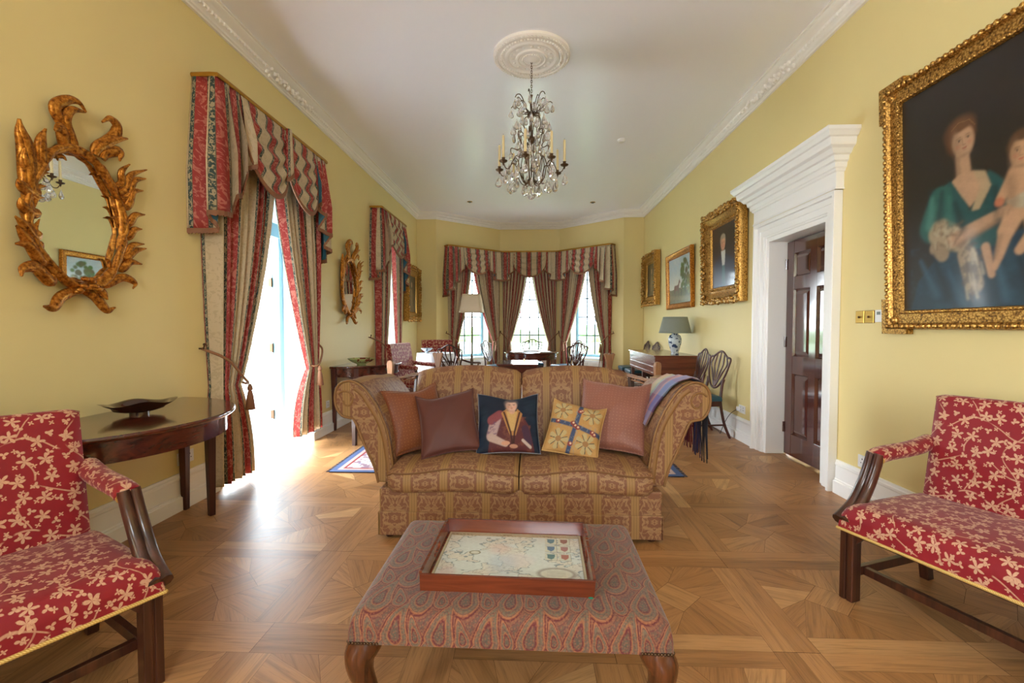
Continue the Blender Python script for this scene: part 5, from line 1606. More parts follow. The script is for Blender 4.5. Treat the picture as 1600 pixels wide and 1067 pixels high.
def tail(g, path, s0, s1, z_top, z0, z1, folds, o, depth=.045, Fk=1.9, name='tail', base=.012):
    """cascading jabot: hem runs from z0 (at s0) to z1 (at s1)"""
    W = s1 - s0
    def f(u, v):
        k = min(folds - 1, int(u * folds)); t_ = u * folds - k; w = W / folds
        if k == folds - 1: a, b = (t_, .0)
        elif t_ < .68: a = t_ / .68 * 1.34; b = 0
        else: a = 1.34 - (t_ - .68) / .32 * .34; b = 1
        x = s0 + (k + min(a, 1.4) * (1 if k < folds - 1 else 1)) * w
        x = min(max(x, min(s0, s1)), max(s0, s1))
        e = (t_ / .68) if t_ < .68 else 1 - (t_ - .68) / .32
        vz = min(1, v * 1.6)
        d = base + depth * vz * ((1 - e) if True else 0) * .9 + .006 * math.sin(a * 6 + k)
        if b: d = base + depth * vz * (1 - e) * .9 - .004
        zs = (k + (.22 * t_ / .68 if t_ < .68 else .22 + .78 * (t_ - .68) / .32)) / folds if k < folds - 1 else (k + t_ * .5) / folds
        z = lerp(z_top, lerp(z0, z1, min(1, zs) ** 1.25), v)
        p = path.at(x, d); return (p.x - o.x, p.y - o.y, z)
    mb = MB(); nu = folds * 14; F = abs(W) * Fk
    sgn = 1 if s1 > s0 else -1
    mb.grid(f, nu, 14, lambda u, v: (u * F * sgn + .09 * sgn, lerp(z_top, lerp(z0, z1, u), v)))
    if sgn > 0: mb.f = [q[::-1] for q in mb.f]; mb.uv = {k: v[::-1] for k, v in mb.uv.items()}
    t = mb.build(name, None, g, smooth=60, mats=[M['curtain'], M['teal']], solid=(.003, 1))
    mb = MB(); N = folds * 28
    fringe_strip(mb, [f(k / N, 1.0) for k in range(N + 1)])
    mb.build('fringe', M['fringe'], t, smooth=0, solid=(.010,))
def swag(g, path, s0, s1, z_top, drop, o, tilt=0.0):
    W = s1 - s0
    def f(u, v):
        sn = math.sin(PI * u)
        h = .16 + .84 * max(0, sn) ** .36
        z = z_top - v * drop * h - .02 * v * (1 - sn) + tilt * v * (u - .5) * drop
        x = lerp(s0, s1, .5 + (u - .5) * (1 - .10 * v * (1 - v)))
        fo = math.sin(v * 2 * PI * 4 + .5 * math.sin(3 * u)) * .02 * (sn ** .5) * min(1, v * 4)
        d = .014 + .075 * (v ** .8) * sn ** .7 + fo + .02 * (1 - sn) * v
        p = path.at(x, d); return (p.x - o.x, p.y - o.y, z)
    mb = MB(); mb.grid(f, 40, 54, lambda u, v: (u * W * 1.0 + .03, -v * drop * 1.5))
    mb.f = [q[::-1] for q in mb.f]; mb.uv = {k: v[::-1] for k, v in mb.uv.items()}
    t = mb.build('swag', None, g, smooth=180, mats=[M['curtain'], M['teal']], solid=(.003, 1))
    mb = MB(); fringe_strip(mb, [f(k / 90, 1.0) for k in range(91)]); mb.build('fringe', M['fringe'], t, smooth=0, solid=(.010,))
def pelmet(g, path, z, o, back=()):
    pts = [path.at(s_, .012, .001) for s_ in path.L] ; n = 60
    mb = MB(); P = [path.at(path.len * k / n, .014, .03) for k in range(n + 1)]
    mb.tube([(p.x - o.x, p.y - o.y, z + .012) for p in P], .014, 6, 1.2, up=(0, 0, 1)); mb.build('gilt_rail', M['giltdark'], g, smooth=60)
    mb = MB(); Q = [path.P[k] for k in range(len(path.P))] + [Vector(b) for b in back]
    vs = [(p.x - o.x, p.y - o.y, z + dz) for dz in (0, .015) for p in Q]; m = len(Q)
    mb.add(vs, [tuple(range(m)), tuple(range(2 * m - 1, m - 1, -1))] + [(k, k + 1, m + k + 1, m + k) for k in range(m - 1)]); mb.build('pelmet_board', M['giltdark'], g, smooth=0)

leftwall = Path([(XL, 0), (XL, 9.5)])
# -- large window by the glazed door
vp = Path([(XL, 3.19), (XL + .17, 3.19), (XL + .17, 4.90), (XL, 4.90)])
o = Vector((XL, 3.19))
g = thing('swagged_valance', 'large striped swag and tail valance with fringe over the glazed garden door', 'valance', (XL, 3.19, 0), 0, 'striped valances')
ZT = 3.015
pelmet(g, vp, ZT, o)
tail(g, vp, .0, .50, ZT, 1.93, 2.62, 4, o, .085)
tail(g, vp, vp.len, vp.len - .46, ZT, 1.96, 2.62, 4, o, .085)
swag(g, vp, .42, 1.05, ZT, .66, o)
swag(g, vp, 1.01, 1.62, ZT, .66, o)
mb = MB(); q = vp.at(1.03, .06)
def cone(u, v):
    a = 2 * PI * u; r_ = lerp(.03, .045, v); return (q.x - o.x + r_ * .7 * math.cos(a), q.y - o.y + r_ * math.sin(a), lerp(ZT - .005, ZT - .40 + .05 * math.sin(a), v))
mb.grid(cone, 24, 8, lambda u, v: (u * .25, v * .4), closeu=True)
mb.f = [q_[::-1] for q_ in mb.f]; mb.uv = {k: v_[::-1] for k, v_ in mb.uv.items()}
t_ = mb.build('tail', None, g, smooth=60, mats=[M['curtain'], M['teal']], solid=(.003, 1))
mb = MB(); fringe_strip(mb, [cone(k / 48, 1) for k in range(49)]); mb.build('fringe', M['fringe'], t_, smooth=0, solid=(.01,))
mb = MB(); mb.grid(lambda u, v: (vp.at(lerp(.01, vp.len - .01, u), .004).x - o.x, vp.at(lerp(.01, vp.len - .01, u), .004).y - o.y, lerp(ZT - .001, ZT - .26, v)), 60, 2, lambda u, v: (u * 2.0, v * .26))
mb.build('backing', M['curtain'], g, smooth=60)
GC = 'striped full-length curtains'; GT = 'cord tiebacks with tassels'
drape_curtain('striped_curtain', 'long striped curtain at the near side of the garden door, tied back towards the camera', leftwall, 3.22, 1, .84, (.05, .29), (.0, .44), ZT - .02, .80, .06, .09, 7, GC)
drape_curtain('striped_curtain', 'long striped curtain at the far side of the garden door, beside the small gilt mirror', leftwall, 4.88, -1, .84, (.05, .26), (.0, .50), ZT - .02, .84, .15, .09, 7, GC)
tieback('brown cord tieback at the near side of the garden door, by the near half-round table', leftwall, 3.19, 1.09, 3.50, .80, 1, GT, .17)
tieback('brown cord tieback at the far side of the garden door, by the far half-round table', leftwall, 4.93, 1.08, 4.66, .84, -1, GT, .17)
# -- second window
vp = Path([(XL, 6.74), (XL + .17, 6.74), (XL + .17, 8.06), (XL, 8.06)])
o = Vector((XL, 6.74))
g = thing('swagged_valance', 'striped swag and tail valance over the narrow second window on the left wall', 'valance', (XL, 6.74, 0), 0, 'striped valances')
pelmet(g, vp, ZT, o)
tail(g, vp, .0, .46, ZT, 1.96, 2.62, 4, o, .085)
tail(g, vp, vp.len, vp.len - .46, ZT, 1.86, 2.62, 4, o, .085)
swag(g, vp, .40, 1.26, ZT, .62, o)
mb = MB(); mb.grid(lambda u, v: (vp.at(lerp(.01, vp.len - .01, u), .004).x - o.x, vp.at(lerp(.01, vp.len - .01, u), .004).y - o.y, lerp(ZT - .001, ZT - .26, v)), 60, 2, lambda u, v: (u * 1.6, v * .26))
mb.build('backing', M['curtain'], g, smooth=60)
drape_curtain('striped_curtain', 'striped curtain at the near side of the second left window, above the red armchair', leftwall, 6.88, 1, .48, (.02, .30), (.0, .42), ZT - .02, .80, .12, .09, 5, GC)
drape_curtain('striped_curtain', 'striped curtain at the far side of the second left window, beside the small dark portrait', leftwall, 8.02, -1, .50, (.04, .28), (.0, .34), ZT - .02, .84, .12, .09, 5, GC)
tieback('brown cord tieback at the near side of the second left window', leftwall, 6.62, 1.09, 7.14, .80, 1, GT, .17)
# -- bay
baywall = Path(BAY)
ins = .16
def offs(pts, d):
    out = []
    for i in range(len(pts)):
        P = [Vector(p) for p in pts]; ns = []
        if i > 0: t_ = (P[i] - P[i - 1]).normalized(); ns.append(Vector((t_.y, -t_.x)))
        if i < len(P) - 1: t_ = (P[i + 1] - P[i]).normalized(); ns.append(Vector((t_.y, -t_.x)))
        if len(ns) == 1: out.append(P[i] + ns[0] * d)
        else: m_ = (ns[0] + ns[1]).normalized(); out.append(P[i] + m_ * d / m_.dot(ns[0]))
    return out
e0, e1 = baywall.at(.22, 0, .001), baywall.at(baywall.len - .22, 0, .001)
inner = offs([tuple(e0), BAY[1], BAY[2], tuple(e1)], ins)
vp = Path([tuple(e0)] + [tuple(p) for p in inner] + [tuple(e1)])
o = Vector((0, 9.5))
g = thing('swagged_valance', 'long striped three-swag valance running round the bay window', 'valance', (0, 9.5, 0), 0, 'striped valances')
ZB = 2.94
pelmet(g, vp, ZB, o, (BAY[2], BAY[1]))
Lb = vp.L
c1, c2, c3 = (Lb[1] + Lb[2]) / 2, (Lb[2] + Lb[3]) / 2, (Lb[3] + Lb[4]) / 2
swag(g, vp, c1 - .36, c1 + .34, ZB, .54, o); swag(g, vp, c2 - .38, c2 + .38, ZB, .56, o); swag(g, vp, c3 - .34, c3 + .36, ZB, .54, o)
tail(g, vp, 0, c1 - .34, ZB, 1.90, 2.58, 4, o, .065); tail(g, vp, vp.len, c3 + .34, ZB, 1.90, 2.58, 4, o, .065)
tail(g, vp, Lb[2], c1 + .30, ZB, 2.30, 2.62, 2, o, .04); tail(g, vp, Lb[2], c2 - .34, ZB, 2.30, 2.62, 2, o, .04)
tail(g, vp, Lb[3], c2 + .34, ZB, 2.30, 2.62, 2, o, .04); tail(g, vp, Lb[3], c3 - .30, ZB, 2.30, 2.62, 2, o, .04)
mb = MB(); mb.grid(lambda u, v: (vp.at(lerp(.01, vp.len - .01, u), .004).x - o.x, vp.at(lerp(.01, vp.len - .01, u), .004).y - o.y, lerp(ZB - .001, ZB - .24, v)), 90, 2, lambda u, v: (u * 4.6, v * .24))
mb.build('backing', M['curtain'], g, smooth=60)
bw = baywall
spec = [(.27, 1, .60, 'leftmost bay curtain, behind the floor lamp'), (1.60, -1, .76, 'striped bay curtain on the right of the left-hand bay window'), (1.72, 1, .62, 'striped bay curtain on the left of the middle bay window'),
        (2.98, -1, .62, 'striped bay curtain on the right of the middle bay window'), (3.10, 1, .76, 'striped bay curtain on the left of the right-hand bay window'), (4.43, -1, .60, 'rightmost bay curtain, nearest the square piano')]
for s_, sd, wt, lb in spec:
    drape_curtain('striped_curtain', lb, bw, s_, sd, wt, (.02, .20), (.0, .27), ZB - .02, .90, .08, .085, 6, GC)
    tieback('cord tieback with tassel on the ' + lb.split(',')[0].replace('striped ', ''), bw, s_ - sd * .05 if 0 < s_ - sd * .05 else s_, 1.11, s_ + sd * .19, .90, sd, GT, .16)

# ================================================================ pictures
def framed(name, label, loc, rz, w, h, prof, fw, mat, cat='painting', tilt=0.0, kn=(), ears=0):
    """prof = (fraction across the moulding from the outer edge, depth) ; centre of the picture at loc"""
    g = thing(name, label, cat, loc, rz); g.rotation_euler = (tilt, 0, rz)
    mb = MB()
    rings = []
    for f, d in prof:
        i = f * fw; rings.append([(-w / 2 + i, -d, -h / 2 + i), (w / 2 - i, -d, -h / 2 + i), (w / 2 - i, -d, h / 2 - i), (-w / 2 + i, -d, h / 2 - i)])
    vs = [p for r_ in rings for p in r_]
    fs = [(4 * j + k, 4 * j + (k + 1) % 4, 4 * j + 4 + (k + 1) % 4, 4 * j + 4 + k) for j in range(len(rings) - 1) for k in range(4)]
    mb.add(vs, fs)
    for k_ in kn: knobs(mb, w, h, *k_)
    if ears:
        for sx in (-1, 1):
            for sz in (-1, 1):
                x0, x1 = sorted((sx * (w / 2 + .03), sx * (w / 2 - .16))); z0_, z1_ = sorted((sz * (h / 2 + .03), sz * (h / 2 - .002)))
                mb.box(x0, x1, -.060, 0, z0_, z1_)
                x0, x1 = sorted((sx * (w / 2 + .03), sx * (w / 2 - .002))); z0_, z1_ = sorted((sz * (h / 2 - .0021), sz * (h / 2 - .19)))
                mb.box(x0, x1, -.060, 0, z0_, z1_)
    fr = mb.build('frame', mat, g, smooth=40)
    return g, fr
def canvas(g, P, w, h, y, mat=None):
    P.finish('canvas', mat or M['oil'], g, lambda u, v: (u - w / 2, -y, v - h / 2))
def knobs(mb, w, h, inset, y, step, r_, jit=0, sz=1.0):
    rs = random.Random(int(w * 100))
    def put(x, z):
        k = 1 + jit * rs.uniform(-.5, .6)
        mb.ball((x + jit * .012 * rs.uniform(-1, 1), -y - jit * .01 * rs.random(), z + jit * .012 * rs.uniform(-1, 1)), r_ * k, r_ * .9, r_ * k * sz, 7, 5)
    nx, nz = int((w - 2 * inset) / step), int((h - 2 * inset) / step)
    for k in range(nx + 1):
        x = -w / 2 + inset + (w - 2 * inset) * k / nx
        put(x, h / 2 - inset); put(x, -h / 2 + inset)
    for k in range(1, nz):
        z = -h / 2 + inset + (h - 2 * inset) * k / nz
        put(-w / 2 + inset, z); put(w / 2 - inset, z)
# -- large mother and child portrait (own composition)
cw, chh = 1.30, 1.25; fw_ = .115
W_, H_ = cw + 2 * fw_, chh + 2 * fw_
g, fr = framed('portrait_painting', 'very large gilt-framed painting of a mother and child at the right edge', (XR - .012, 2.90 - cw / 2, 1.975), R(-90), W_, H_,
               [(0, 0.0), (0, .05), (.08, .062), (.22, .062), (.26, .05), (.33, .042), (.80, .042), (.84, .052), (.96, .05), (1.0, .028)], fw_, M['giltorn'], tilt=R(2.2), ears=1, kn=((.018, .064, .038, .013, 0, 1.2), (.103, .050, .024, .008)))
for sx in (-1, 1):
    for sz in (-1, 1):
        mb = MB(); mb.lathe([(.026, 0), (.026, .008), (.016, .012), (.012, .02), (.001, .024)], 16)
        mb.v = [(x + sx * (W_ / 2 - .055), -.040 - z, y + sz * (H_ / 2 - .055)) for x, y, z in mb.v]; mb.build('rosette', M['giltorn'], fr)
P = Pic(cw, chh, 300, 290, S(44, 34, 28))
nz = P.noise(6, 1)
P.put(np.clip(.5 + .4 * nz, 0, 1), S(32, 24, 22), .7); P.put(np.clip(1 - P.Y / .5, 0, 1), S(22, 24, 28), .6)
folds_ = P.noise(22, 2)
teal_, teald = S(32, 84, 84), S(16, 44, 50)
P.poly([(.05, 0), (.10, .16), (.24, .30), (.52, .33), (.78, .36), (1.0, .30), (1.15, .1), (1.2, 0)], S(22, 52, 70))
P.put(((P.Y < .36) & (P.X > .05) & (P.X < 1.15)).astype(float) * np.clip(folds_, 0, 1), S(44, 86, 104), .6)
P.poly([(.20, .30), (.175, .46), (.20, .60), (.29, .68), (.35, .69), (.42, .50), (.52, .68), (.60, .60), (.62, .45), (.56, .30)], teal_)
P.put(((P.X > .17) & (P.X < .62) & (P.Y > .3) & (P.Y < .68)).astype(float) * np.clip(folds_ * 1.3, 0, 1), teald, .55)
P.cap((.25, .60), (.20, .46), .075, .085, S(40, 98, 92)); P.cap((.22, .56), (.19, .48), .03, .03, S(70, 128, 116), 1, .5)
skin, cskin = S(198, 156, 122), S(206, 160, 122)
P.cap((.38, .80), (.39, .68), .036, .040, skin); P.cap((.352, .79), (.36, .68), .012, .018, skin * .5, 1.2, .6); P.poly([(.32, .68), (.36, .705), (.44, .70), (.50, .66), (.46, .56), (.42, .52), (.38, .58)], skin)
P.poly([(.44, .70), (.50, .68), (.53, .60), (.47, .50), (.43, .50), (.47, .60)], S(186, 160, 124))
P.cap((.25, .42), (.36, .36), .075, .06, S(178, 156, 124)); P.put(((np.hypot((P.X - .28) / .10, (P.Y - .39) / .09) < 1) & (P.noise(60, 5) > .1)).astype(float), S(118, 98, 78), .6)
P.cap((.22, .34), (.26, .30), .04, .04, S(158, 134, 104)); P.cap((.40, .28), (.44, .12), .05, .05, S(166, 142, 110)); P.put(((np.hypot((P.X - .43) / .07, (P.Y - .2) / .14) < 1) & (P.noise(50, 8) > .05)).astype(float), S(84, 70, 60), .7)
P.cap((.33, .37), (.56, .44), .040, .030, skin); P.ell(.585, .455, .035, .025, skin)
rsd = np.random.RandomState(4)
for x0, y0, x1, y1, c_ in ((.20, .62, .18, .47, (78, 140, 128)), (.26, .64, .24, .50, (18, 52, 54)), (.30, .60, .31, .46, (60, 116, 108)), (.34, .56, .38, .42, (16, 46, 50)), (.55, .58, .57, .40, (18, 50, 54)), (.12, .28, .22, .08, (52, 92, 112)), (.20, .30, .30, .06, (10, 28, 42)),
                          (.55, .26, .60, .04, (56, 96, 118)), (.66, .22, .72, .02, (10, 30, 44)), (.82, .34, .90, .06, (48, 88, 110)), (.92, .32, 1.0, .08, (12, 32, 46)), (.72, .30, .80, .10, (44, 84, 104)), (.30, .20, .38, .02, (46, 84, 104))):
    P.cap((x0, y0), (x1, y1), .012, .022, S(*c_), 1.6, .75)
for k in range(26):
    x, y = .20 + .17 * rsd.rand(), .32 + .12 * rsd.rand(); a_ = rsd.rand() * 3
    P.cap((x, y), (x + .035 * math.cos(a_), y + .035 * math.sin(a_)), .004, .008, S(206, 190, 158) if k % 2 else S(110, 88, 66), 1.2, .6)
for k in range(20):
    x, y = .39 + .09 * rsd.rand(), .08 + .24 * rsd.rand()
    P.cap((x, y), (x + .012, y - .06), .004, .008, S(196, 176, 144) if k % 2 else S(88, 70, 54), 1.2, .6)
P.cap((.36, .335), (.56, .415), .016, .012, skin * .45, 1.4, .7); P.ell(.44, .62, .05, .04, skin * 1.1, 0, 1.2, .6)
# child
P.cap((.69, .60), (.68, .48), .085, .075, cskin); P.cap((.64, .62), (.575, .52), .030, .022, cskin); P.ell(.57, .505, .024, .022, S(200, 120, 84)); P.cap((.76, .62), (.80, .46), .032, .026, cskin)
P.cap((.66, .47), (.60, .36), .05, .040, cskin); P.cap((.60, .36), (.565, .24), .036, .020, cskin); P.cap((.72, .46), (.73, .34), .05, .04, cskin); P.cap((.73, .34), (.66, .26), .034, .022, cskin)
P.cap((.565, .24), (.545, .19), .018, .014, cskin); P.poly([(.60, .50), (.70, .53), (.78, .50), (.80, .42), (.72, .44), (.64, .46)], S(190, 176, 148))
P.cap((.50, .30), (.53, .16), .022, .018, cskin, a=.9)
P.cap((.62, .60), (.63, .48), .022, .025, cskin * .5, 1.4, .6); P.cap((.71, .62), (.72, .54), .04, .03, cskin * 1.12, 1.4, .5); P.cap((.575, .34), (.545, .24), .012, .010, cskin * .5, 1.4, .6)
for k in range(5): P.cap((.565 + k * .012, .47 - k * .003), (.555 + k * .013, .435), .006, .005, skin * (.9 if k % 2 else .7), .8, .8)
P.blur(3)
P.face(.675, .715, .070, cskin, S(92, 60, 34), -.1, -.6, (180, 70, 56)); P.ell(.365, .94, .082, .062, S(112, 72, 42), .2, .6); P.ell(.315, .89, .03, .06, S(92, 58, 34), .1, .8); P.face(.385, .875, .078, skin, S(112, 72, 42), .12, .5)
P.blur(1)
P.line([(.32, .95), (.36, .975), (.42, .968), (.45, .93)], .0025, S(150, 112, 70), .6)
P.put(np.ones_like(P.X), P.c * .74 + .0, 1.0)
canvas(g, P, cw, chh, .030)
# -- gentleman
W_, H_ = 1.06, 1.12
g, fr = framed('portrait_painting', 'gilt-framed portrait of a gentleman in a dark coat, left of the door', (XR - .012, 5.50, 2.085), R(-90), W_, H_,
               [(0, 0), (0, .075), (.10, .10), (.28, .085), (.55, .05), (.8, .045), (.86, .055), (.95, .05), (1, .03)], .20, M['giltorn'], tilt=R(1), kn=((.02, .095, .045, .022, 1), (.05, .085, .060, .022, 1), (.165, .055, .04, .010, .6)))
cw, chh = W_ - .4, H_ - .4 + .10
cw, chh = W_ - .39, H_ - .39
P = Pic(cw, chh, 120, 130, S(40, 28, 26)); P.put(np.clip(P.noise(6, 2), 0, 1), S(74, 40, 36), .5)
k = chh / .85
P.poly([(0, 0), (.04, .30 * k), (.20, .44 * k), (.40, .45 * k), (.58, .36 * k), (cw, 0)], S(28, 32, 48))
P.poly([(.26, .50 * k), (.38, .50 * k), (.36, .30 * k), (.33, .10 * k), (.29, .30 * k)], S(206, 204, 196)); P.poly([(.29, .30 * k), (.36, .30 * k), (.38, .02), (.28, .02)], S(70, 110, 100))
P.put(np.clip(1 - P.Y / .35, 0, 1), S(72, 100, 140), .55)
P.blur(2)
P.face(.315, .60 * k, .078, S(206, 150, 116), S(150, 134, 118), 0, .4)
canvas(g, P, cw, chh, .030)
# -- horse painting (plain landscape of its own)
W_, H_ = 1.18, .88
g, fr = framed('landscape_painting', 'gilt-framed landscape with a brown horse and trees, above the square piano', (XR - .012, 7.13, 1.965), R(-90), W_, H_,
               [(0, 0), (0, .05), (.15, .06), (.4, .045), (.6, .04), (.8, .03), (.9, .036), (1, .02)], .09, M['gilt'], tilt=R(1.5))
cw, chh = W_ - .18, H_ - .18
def landscape(cw, chh):
    P = Pic(cw, chh, 170, 120, S(178, 196, 204)); P.put(np.clip(P.noise(5, 3), 0, 1), S(214, 214, 204), .7); P.put(np.clip(1 - (P.Y - .3) / .25, 0, 1), S(222, 212, 184), .5)
    P.put((P.Y < .22 + .02 * P.noise(9, 1)).astype(float), S(86, 90, 52)); P.put(((P.Y < .2) & (P.noise(20, 5) > .2)).astype(float), S(120, 112, 66), .6)
    P.cap((.0, .10), (cw, .05), .03, .03, S(140, 128, 88), 1, .5)
    rs = np.random.RandomState(2)
    for k in range(70):
        a, r_ = rs.rand() * 6.28, rs.rand() ** .5
        P.ell(.74 * cw + .19 * r_ * math.cos(a) * cw, .40 + .24 * r_ * math.sin(a), .035, .03, S(58 + rs.randint(40), 72 + rs.randint(40), 36), soft=.8)
    for k in range(40):
        a, r_ = rs.rand() * 6.28, rs.rand() ** .5
        P.ell(.92 * cw + .10 * r_ * math.cos(a) * cw, .26 + .12 * r_ * math.sin(a), .03, .025, S(96 + rs.randint(40), 98 + rs.randint(40), 50), soft=.8)
    P.cap((.76 * cw, .16), (.74 * cw, .38), .014, .008, S(60, 44, 30))
    hc = S(104, 58, 34); hx, hy = .36 * cw, .235
    P.ell(hx, hy, .095, .043, hc, .05); P.ell(hx + .07, hy + .008, .045, .045, hc); P.ell(hx - .07, hy + .006, .042, .042, hc)
    P.cap((hx + .085, hy + .02), (hx + .135, hy + .105), .030, .017, hc); P.cap((hx + .135, hy + .105), (hx + .170, hy + .075), .018, .010, hc)
    P.cap((hx + .13, hy + .12), (hx + .135, hy + .135), .006, .003, hc)
    for dx, e in ((-.085, -.01), (-.062, .012), (.065, -.008), (.088, .014)): P.cap((hx + dx, hy - .02), (hx + dx + e, hy - .085), .015, .008, hc * .8); P.cap((hx + dx + e, hy - .085), (hx + dx + e * .6, hy - .13), .007, .006, hc * .6)
    P.cap((hx - .105, hy + .02), (hx - .125, hy - .07), .010, .014, hc * .4)
    P.cap((.58 * cw, .12), (.58 * cw, .20), .018, .012, S(50, 44, 40)); P.ell(.58 * cw, .218, .012, .014, S(180, 140, 110))
    return P
canvas(g, landscape(cw, chh), cw, chh, .022)
# -- small dark portraits
for (loc, rz, W_, H_, lb) in (((XR - .012, 8.73, 2.13), -90, .96, .98, 'small dark gilt-framed portrait at the far end of the right wall'), ((XL + .012, 8.92, 1.89), 90, .95, 1.08, 'dark portrait in a deep gilt frame on the left wall beyond the second window')):
    g, fr = framed('portrait_painting', lb, loc, R(rz), W_, H_, [(0, 0), (0, .085), (.08, .10), (.25, .09), (.5, .06), (.7, .045), (.85, .05), (1, .03)], .19, M['giltorn'], kn=((.02, .095, .05, .022, 1), (.07, .08, .055, .018, 1)))
    cw, chh = W_ - .37, H_ - .37
    P = Pic(cw, chh, 70, 70, S(46, 38, 34)); P.put(np.clip(P.noise(7, 2), 0, 1), S(70, 60, 48), .5)
    P.poly([(cw * .3, 0), (cw * .3, chh * .5), (cw * .5, chh * .66), (cw * .7, chh * .5), (cw * .72, 0)], S(96, 78, 56)); P.face(cw / 2, chh * .76, .055, S(190, 156, 124), S(70, 54, 40)); P.cap((cw * .5, chh * .6), (cw * .5, chh * .2), .03, .04, S(150, 130, 100), .8, .7)
    canvas(g, P, cw, chh, .030)

# ================================================================ chandelier
g = thing('chandelier', 'crystal-drop chandelier with cream candles hanging from the ceiling rose', 'chandelier', (0, 4.06, 0), 0)
mb = MB()
for k in range(14):
    z = 3.555 - k * .0205; a = (k % 2) * PI / 2
    mb.tube([(.007 * math.cos(t_) * math.cos(a), .007 * math.cos(t_) * math.sin(a), z + .014 * math.sin(t_)) for t_ in [2 * PI * j / 10 for j in range(10)]], .0022, 5, closed=True)
mb.build('chain', M['brassdark'], g, smooth=180)
mb = MB(); mb.lathe([(.001, 3.28), (.012, 3.275), (.006, 3.25), (.006, 3.14), (.03, 3.125), (.036, 3.105), (.02, 3.09), (.006, 3.08), (.006, 2.93), (.02, 2.915), (.035, 2.89), (.018, 2.86), (.006, 2.85), (.006, 2.56), (.03, 2.545), (.045, 2.52), (.03, 2.50), (.008, 2.48), (.008, 2.44), (.001, 2.44)], 14)
mb.build('stem', M['brassdark'], g, smooth=60)
def ringpts(prof, a): return [(r_ * math.cos(a), r_ * math.sin(a), z) for r_, z in prof]
for k in range(8):
    a = R(-100 + 45 * k)
    mb = MB(); mb.tube(bez(ringpts([(.02, 2.52), (.07, 2.50), (.115, 2.56), (.135, 2.66), (.165, 2.70), (.20, 2.66), (.23, 2.60), (.265, 2.595), (.29, 2.635)], a), 5), .0042, 6)
    mb.build('arm', M['brassdark'], g, smooth=180)
    c_ = (.29 * math.cos(a), .29 * math.sin(a), 2.64)
    mb = MB(); mb.lathe([(.001, -.03), (.006, -.02), (.010, -.005), (.032, .004), (.036, .012), (.014, .010), (.013, .035), (.016, .037), (.011, .039), (.001, .03)], 12, c_); cu = mb.build('candle_cup', M['brassdark'], g, smooth=60)
    mb = MB(); mb.lathe([(.0115, 0), (.0105, .18), (.008, .19), (.001, .192)], 10, (c_[0], c_[1], c_[2] + .033)); cd = mb.build('candle', M['cream'], g, smooth=60)
    mb = MB(); mb.tube([(c_[0], c_[1], c_[2] + .224), (c_[0], c_[1], c_[2] + .236)], .0012, 5); mb.build('wick', M['black'], cd)
for k in range(6):
    a = R(20 + 60 * k)
    mb = MB()
    mb.tube(bez(ringpts([(.02, 3.11), (.05, 3.15), (.075, 3.22), (.105, 3.265), (.135, 3.26), (.15, 3.235)], a), 5), .004, 6)
    mb.tube(bez(ringpts([(.03, 3.12), (.07, 3.14), (.11, 3.17), (.16, 3.20), (.185, 3.185)], a + R(28)), 5), .0035, 6)
    mb.build('crown_scroll', M['brassdark'], g, smooth=180)
    mb = MB()
    mb.tube(bez(ringpts([(.02, 3.10), (.075, 3.10), (.085, 3.03), (.06, 2.97), (.07, 2.93), (.11, 2.96), (.125, 2.92), (.10, 2.86), (.085, 2.82), (.13, 2.79), (.185, 2.795), (.19, 2.76), (.17, 2.74)], a), 5), .0042, 6)
    mb.tube(bez(ringpts([(.10, 2.86), (.10, 2.78), (.12, 2.68), (.10, 2.58), (.06, 2.52)], a), 5), .0038, 6)
    mb.build('cage_scroll', M['brassdark'], g, smooth=180)
mb = MB(); mb.lathe([(.001, .0), (.003, -.002), (.004, -.012), (.009, -.018), (.017, -.036), (.022, -.052), (.019, -.064), (.010, -.072), (.001, -.075)], 8, sy=.5)
dmesh = mb.build('crystal_drop', M['crystal'], g, smooth=0)
first = True; nd = 0
for n, r_, z, off, sc in ((6, .15, 3.23, 20, 1), (6, .185, 3.18, 48, .9), (6, .09, 3.19, 50, .9), (8, .13, 3.07, 5, 1.1), (7, .16, 3.01, 30, 1), (6, .11, 2.95, 0, 1), (6, .165, 2.93, 20, 1.1), (7, .10, 2.84, 10, 1.15), (6, .19, 2.78, 20, 1), (5, .06, 2.74, 0, 1.2),
                          (8, .20, 2.65, -78, 1.1), (8, .29, 2.585, -96, 1.15), (8, .235, 2.575, -77, 1.2), (7, .16, 2.53, 15, 1.2), (4, .07, 2.50, 0, 1.2)):
    for k in range(n):
        a = R(off + 360 / n * k + random.uniform(-5, 5)); d = dmesh if first else dmesh.copy()
        if not first: COL.objects.link(d)
        first = False; nd += 1
        d.parent = g; d.location = (r_ * math.cos(a), r_ * math.sin(a), z + random.uniform(-.015, .015)); d.rotation_euler = (random.uniform(-.05, .05), 0, random.uniform(0, PI)); d.scale = (sc * 1.3, sc * 1.3, sc * 1.15)
mb = MB(); mb.ball((0, 0, 2.405), .036, .036, .036, 10, 7); mb.build('crystal_ball', M['crystal'], g, smooth=0)
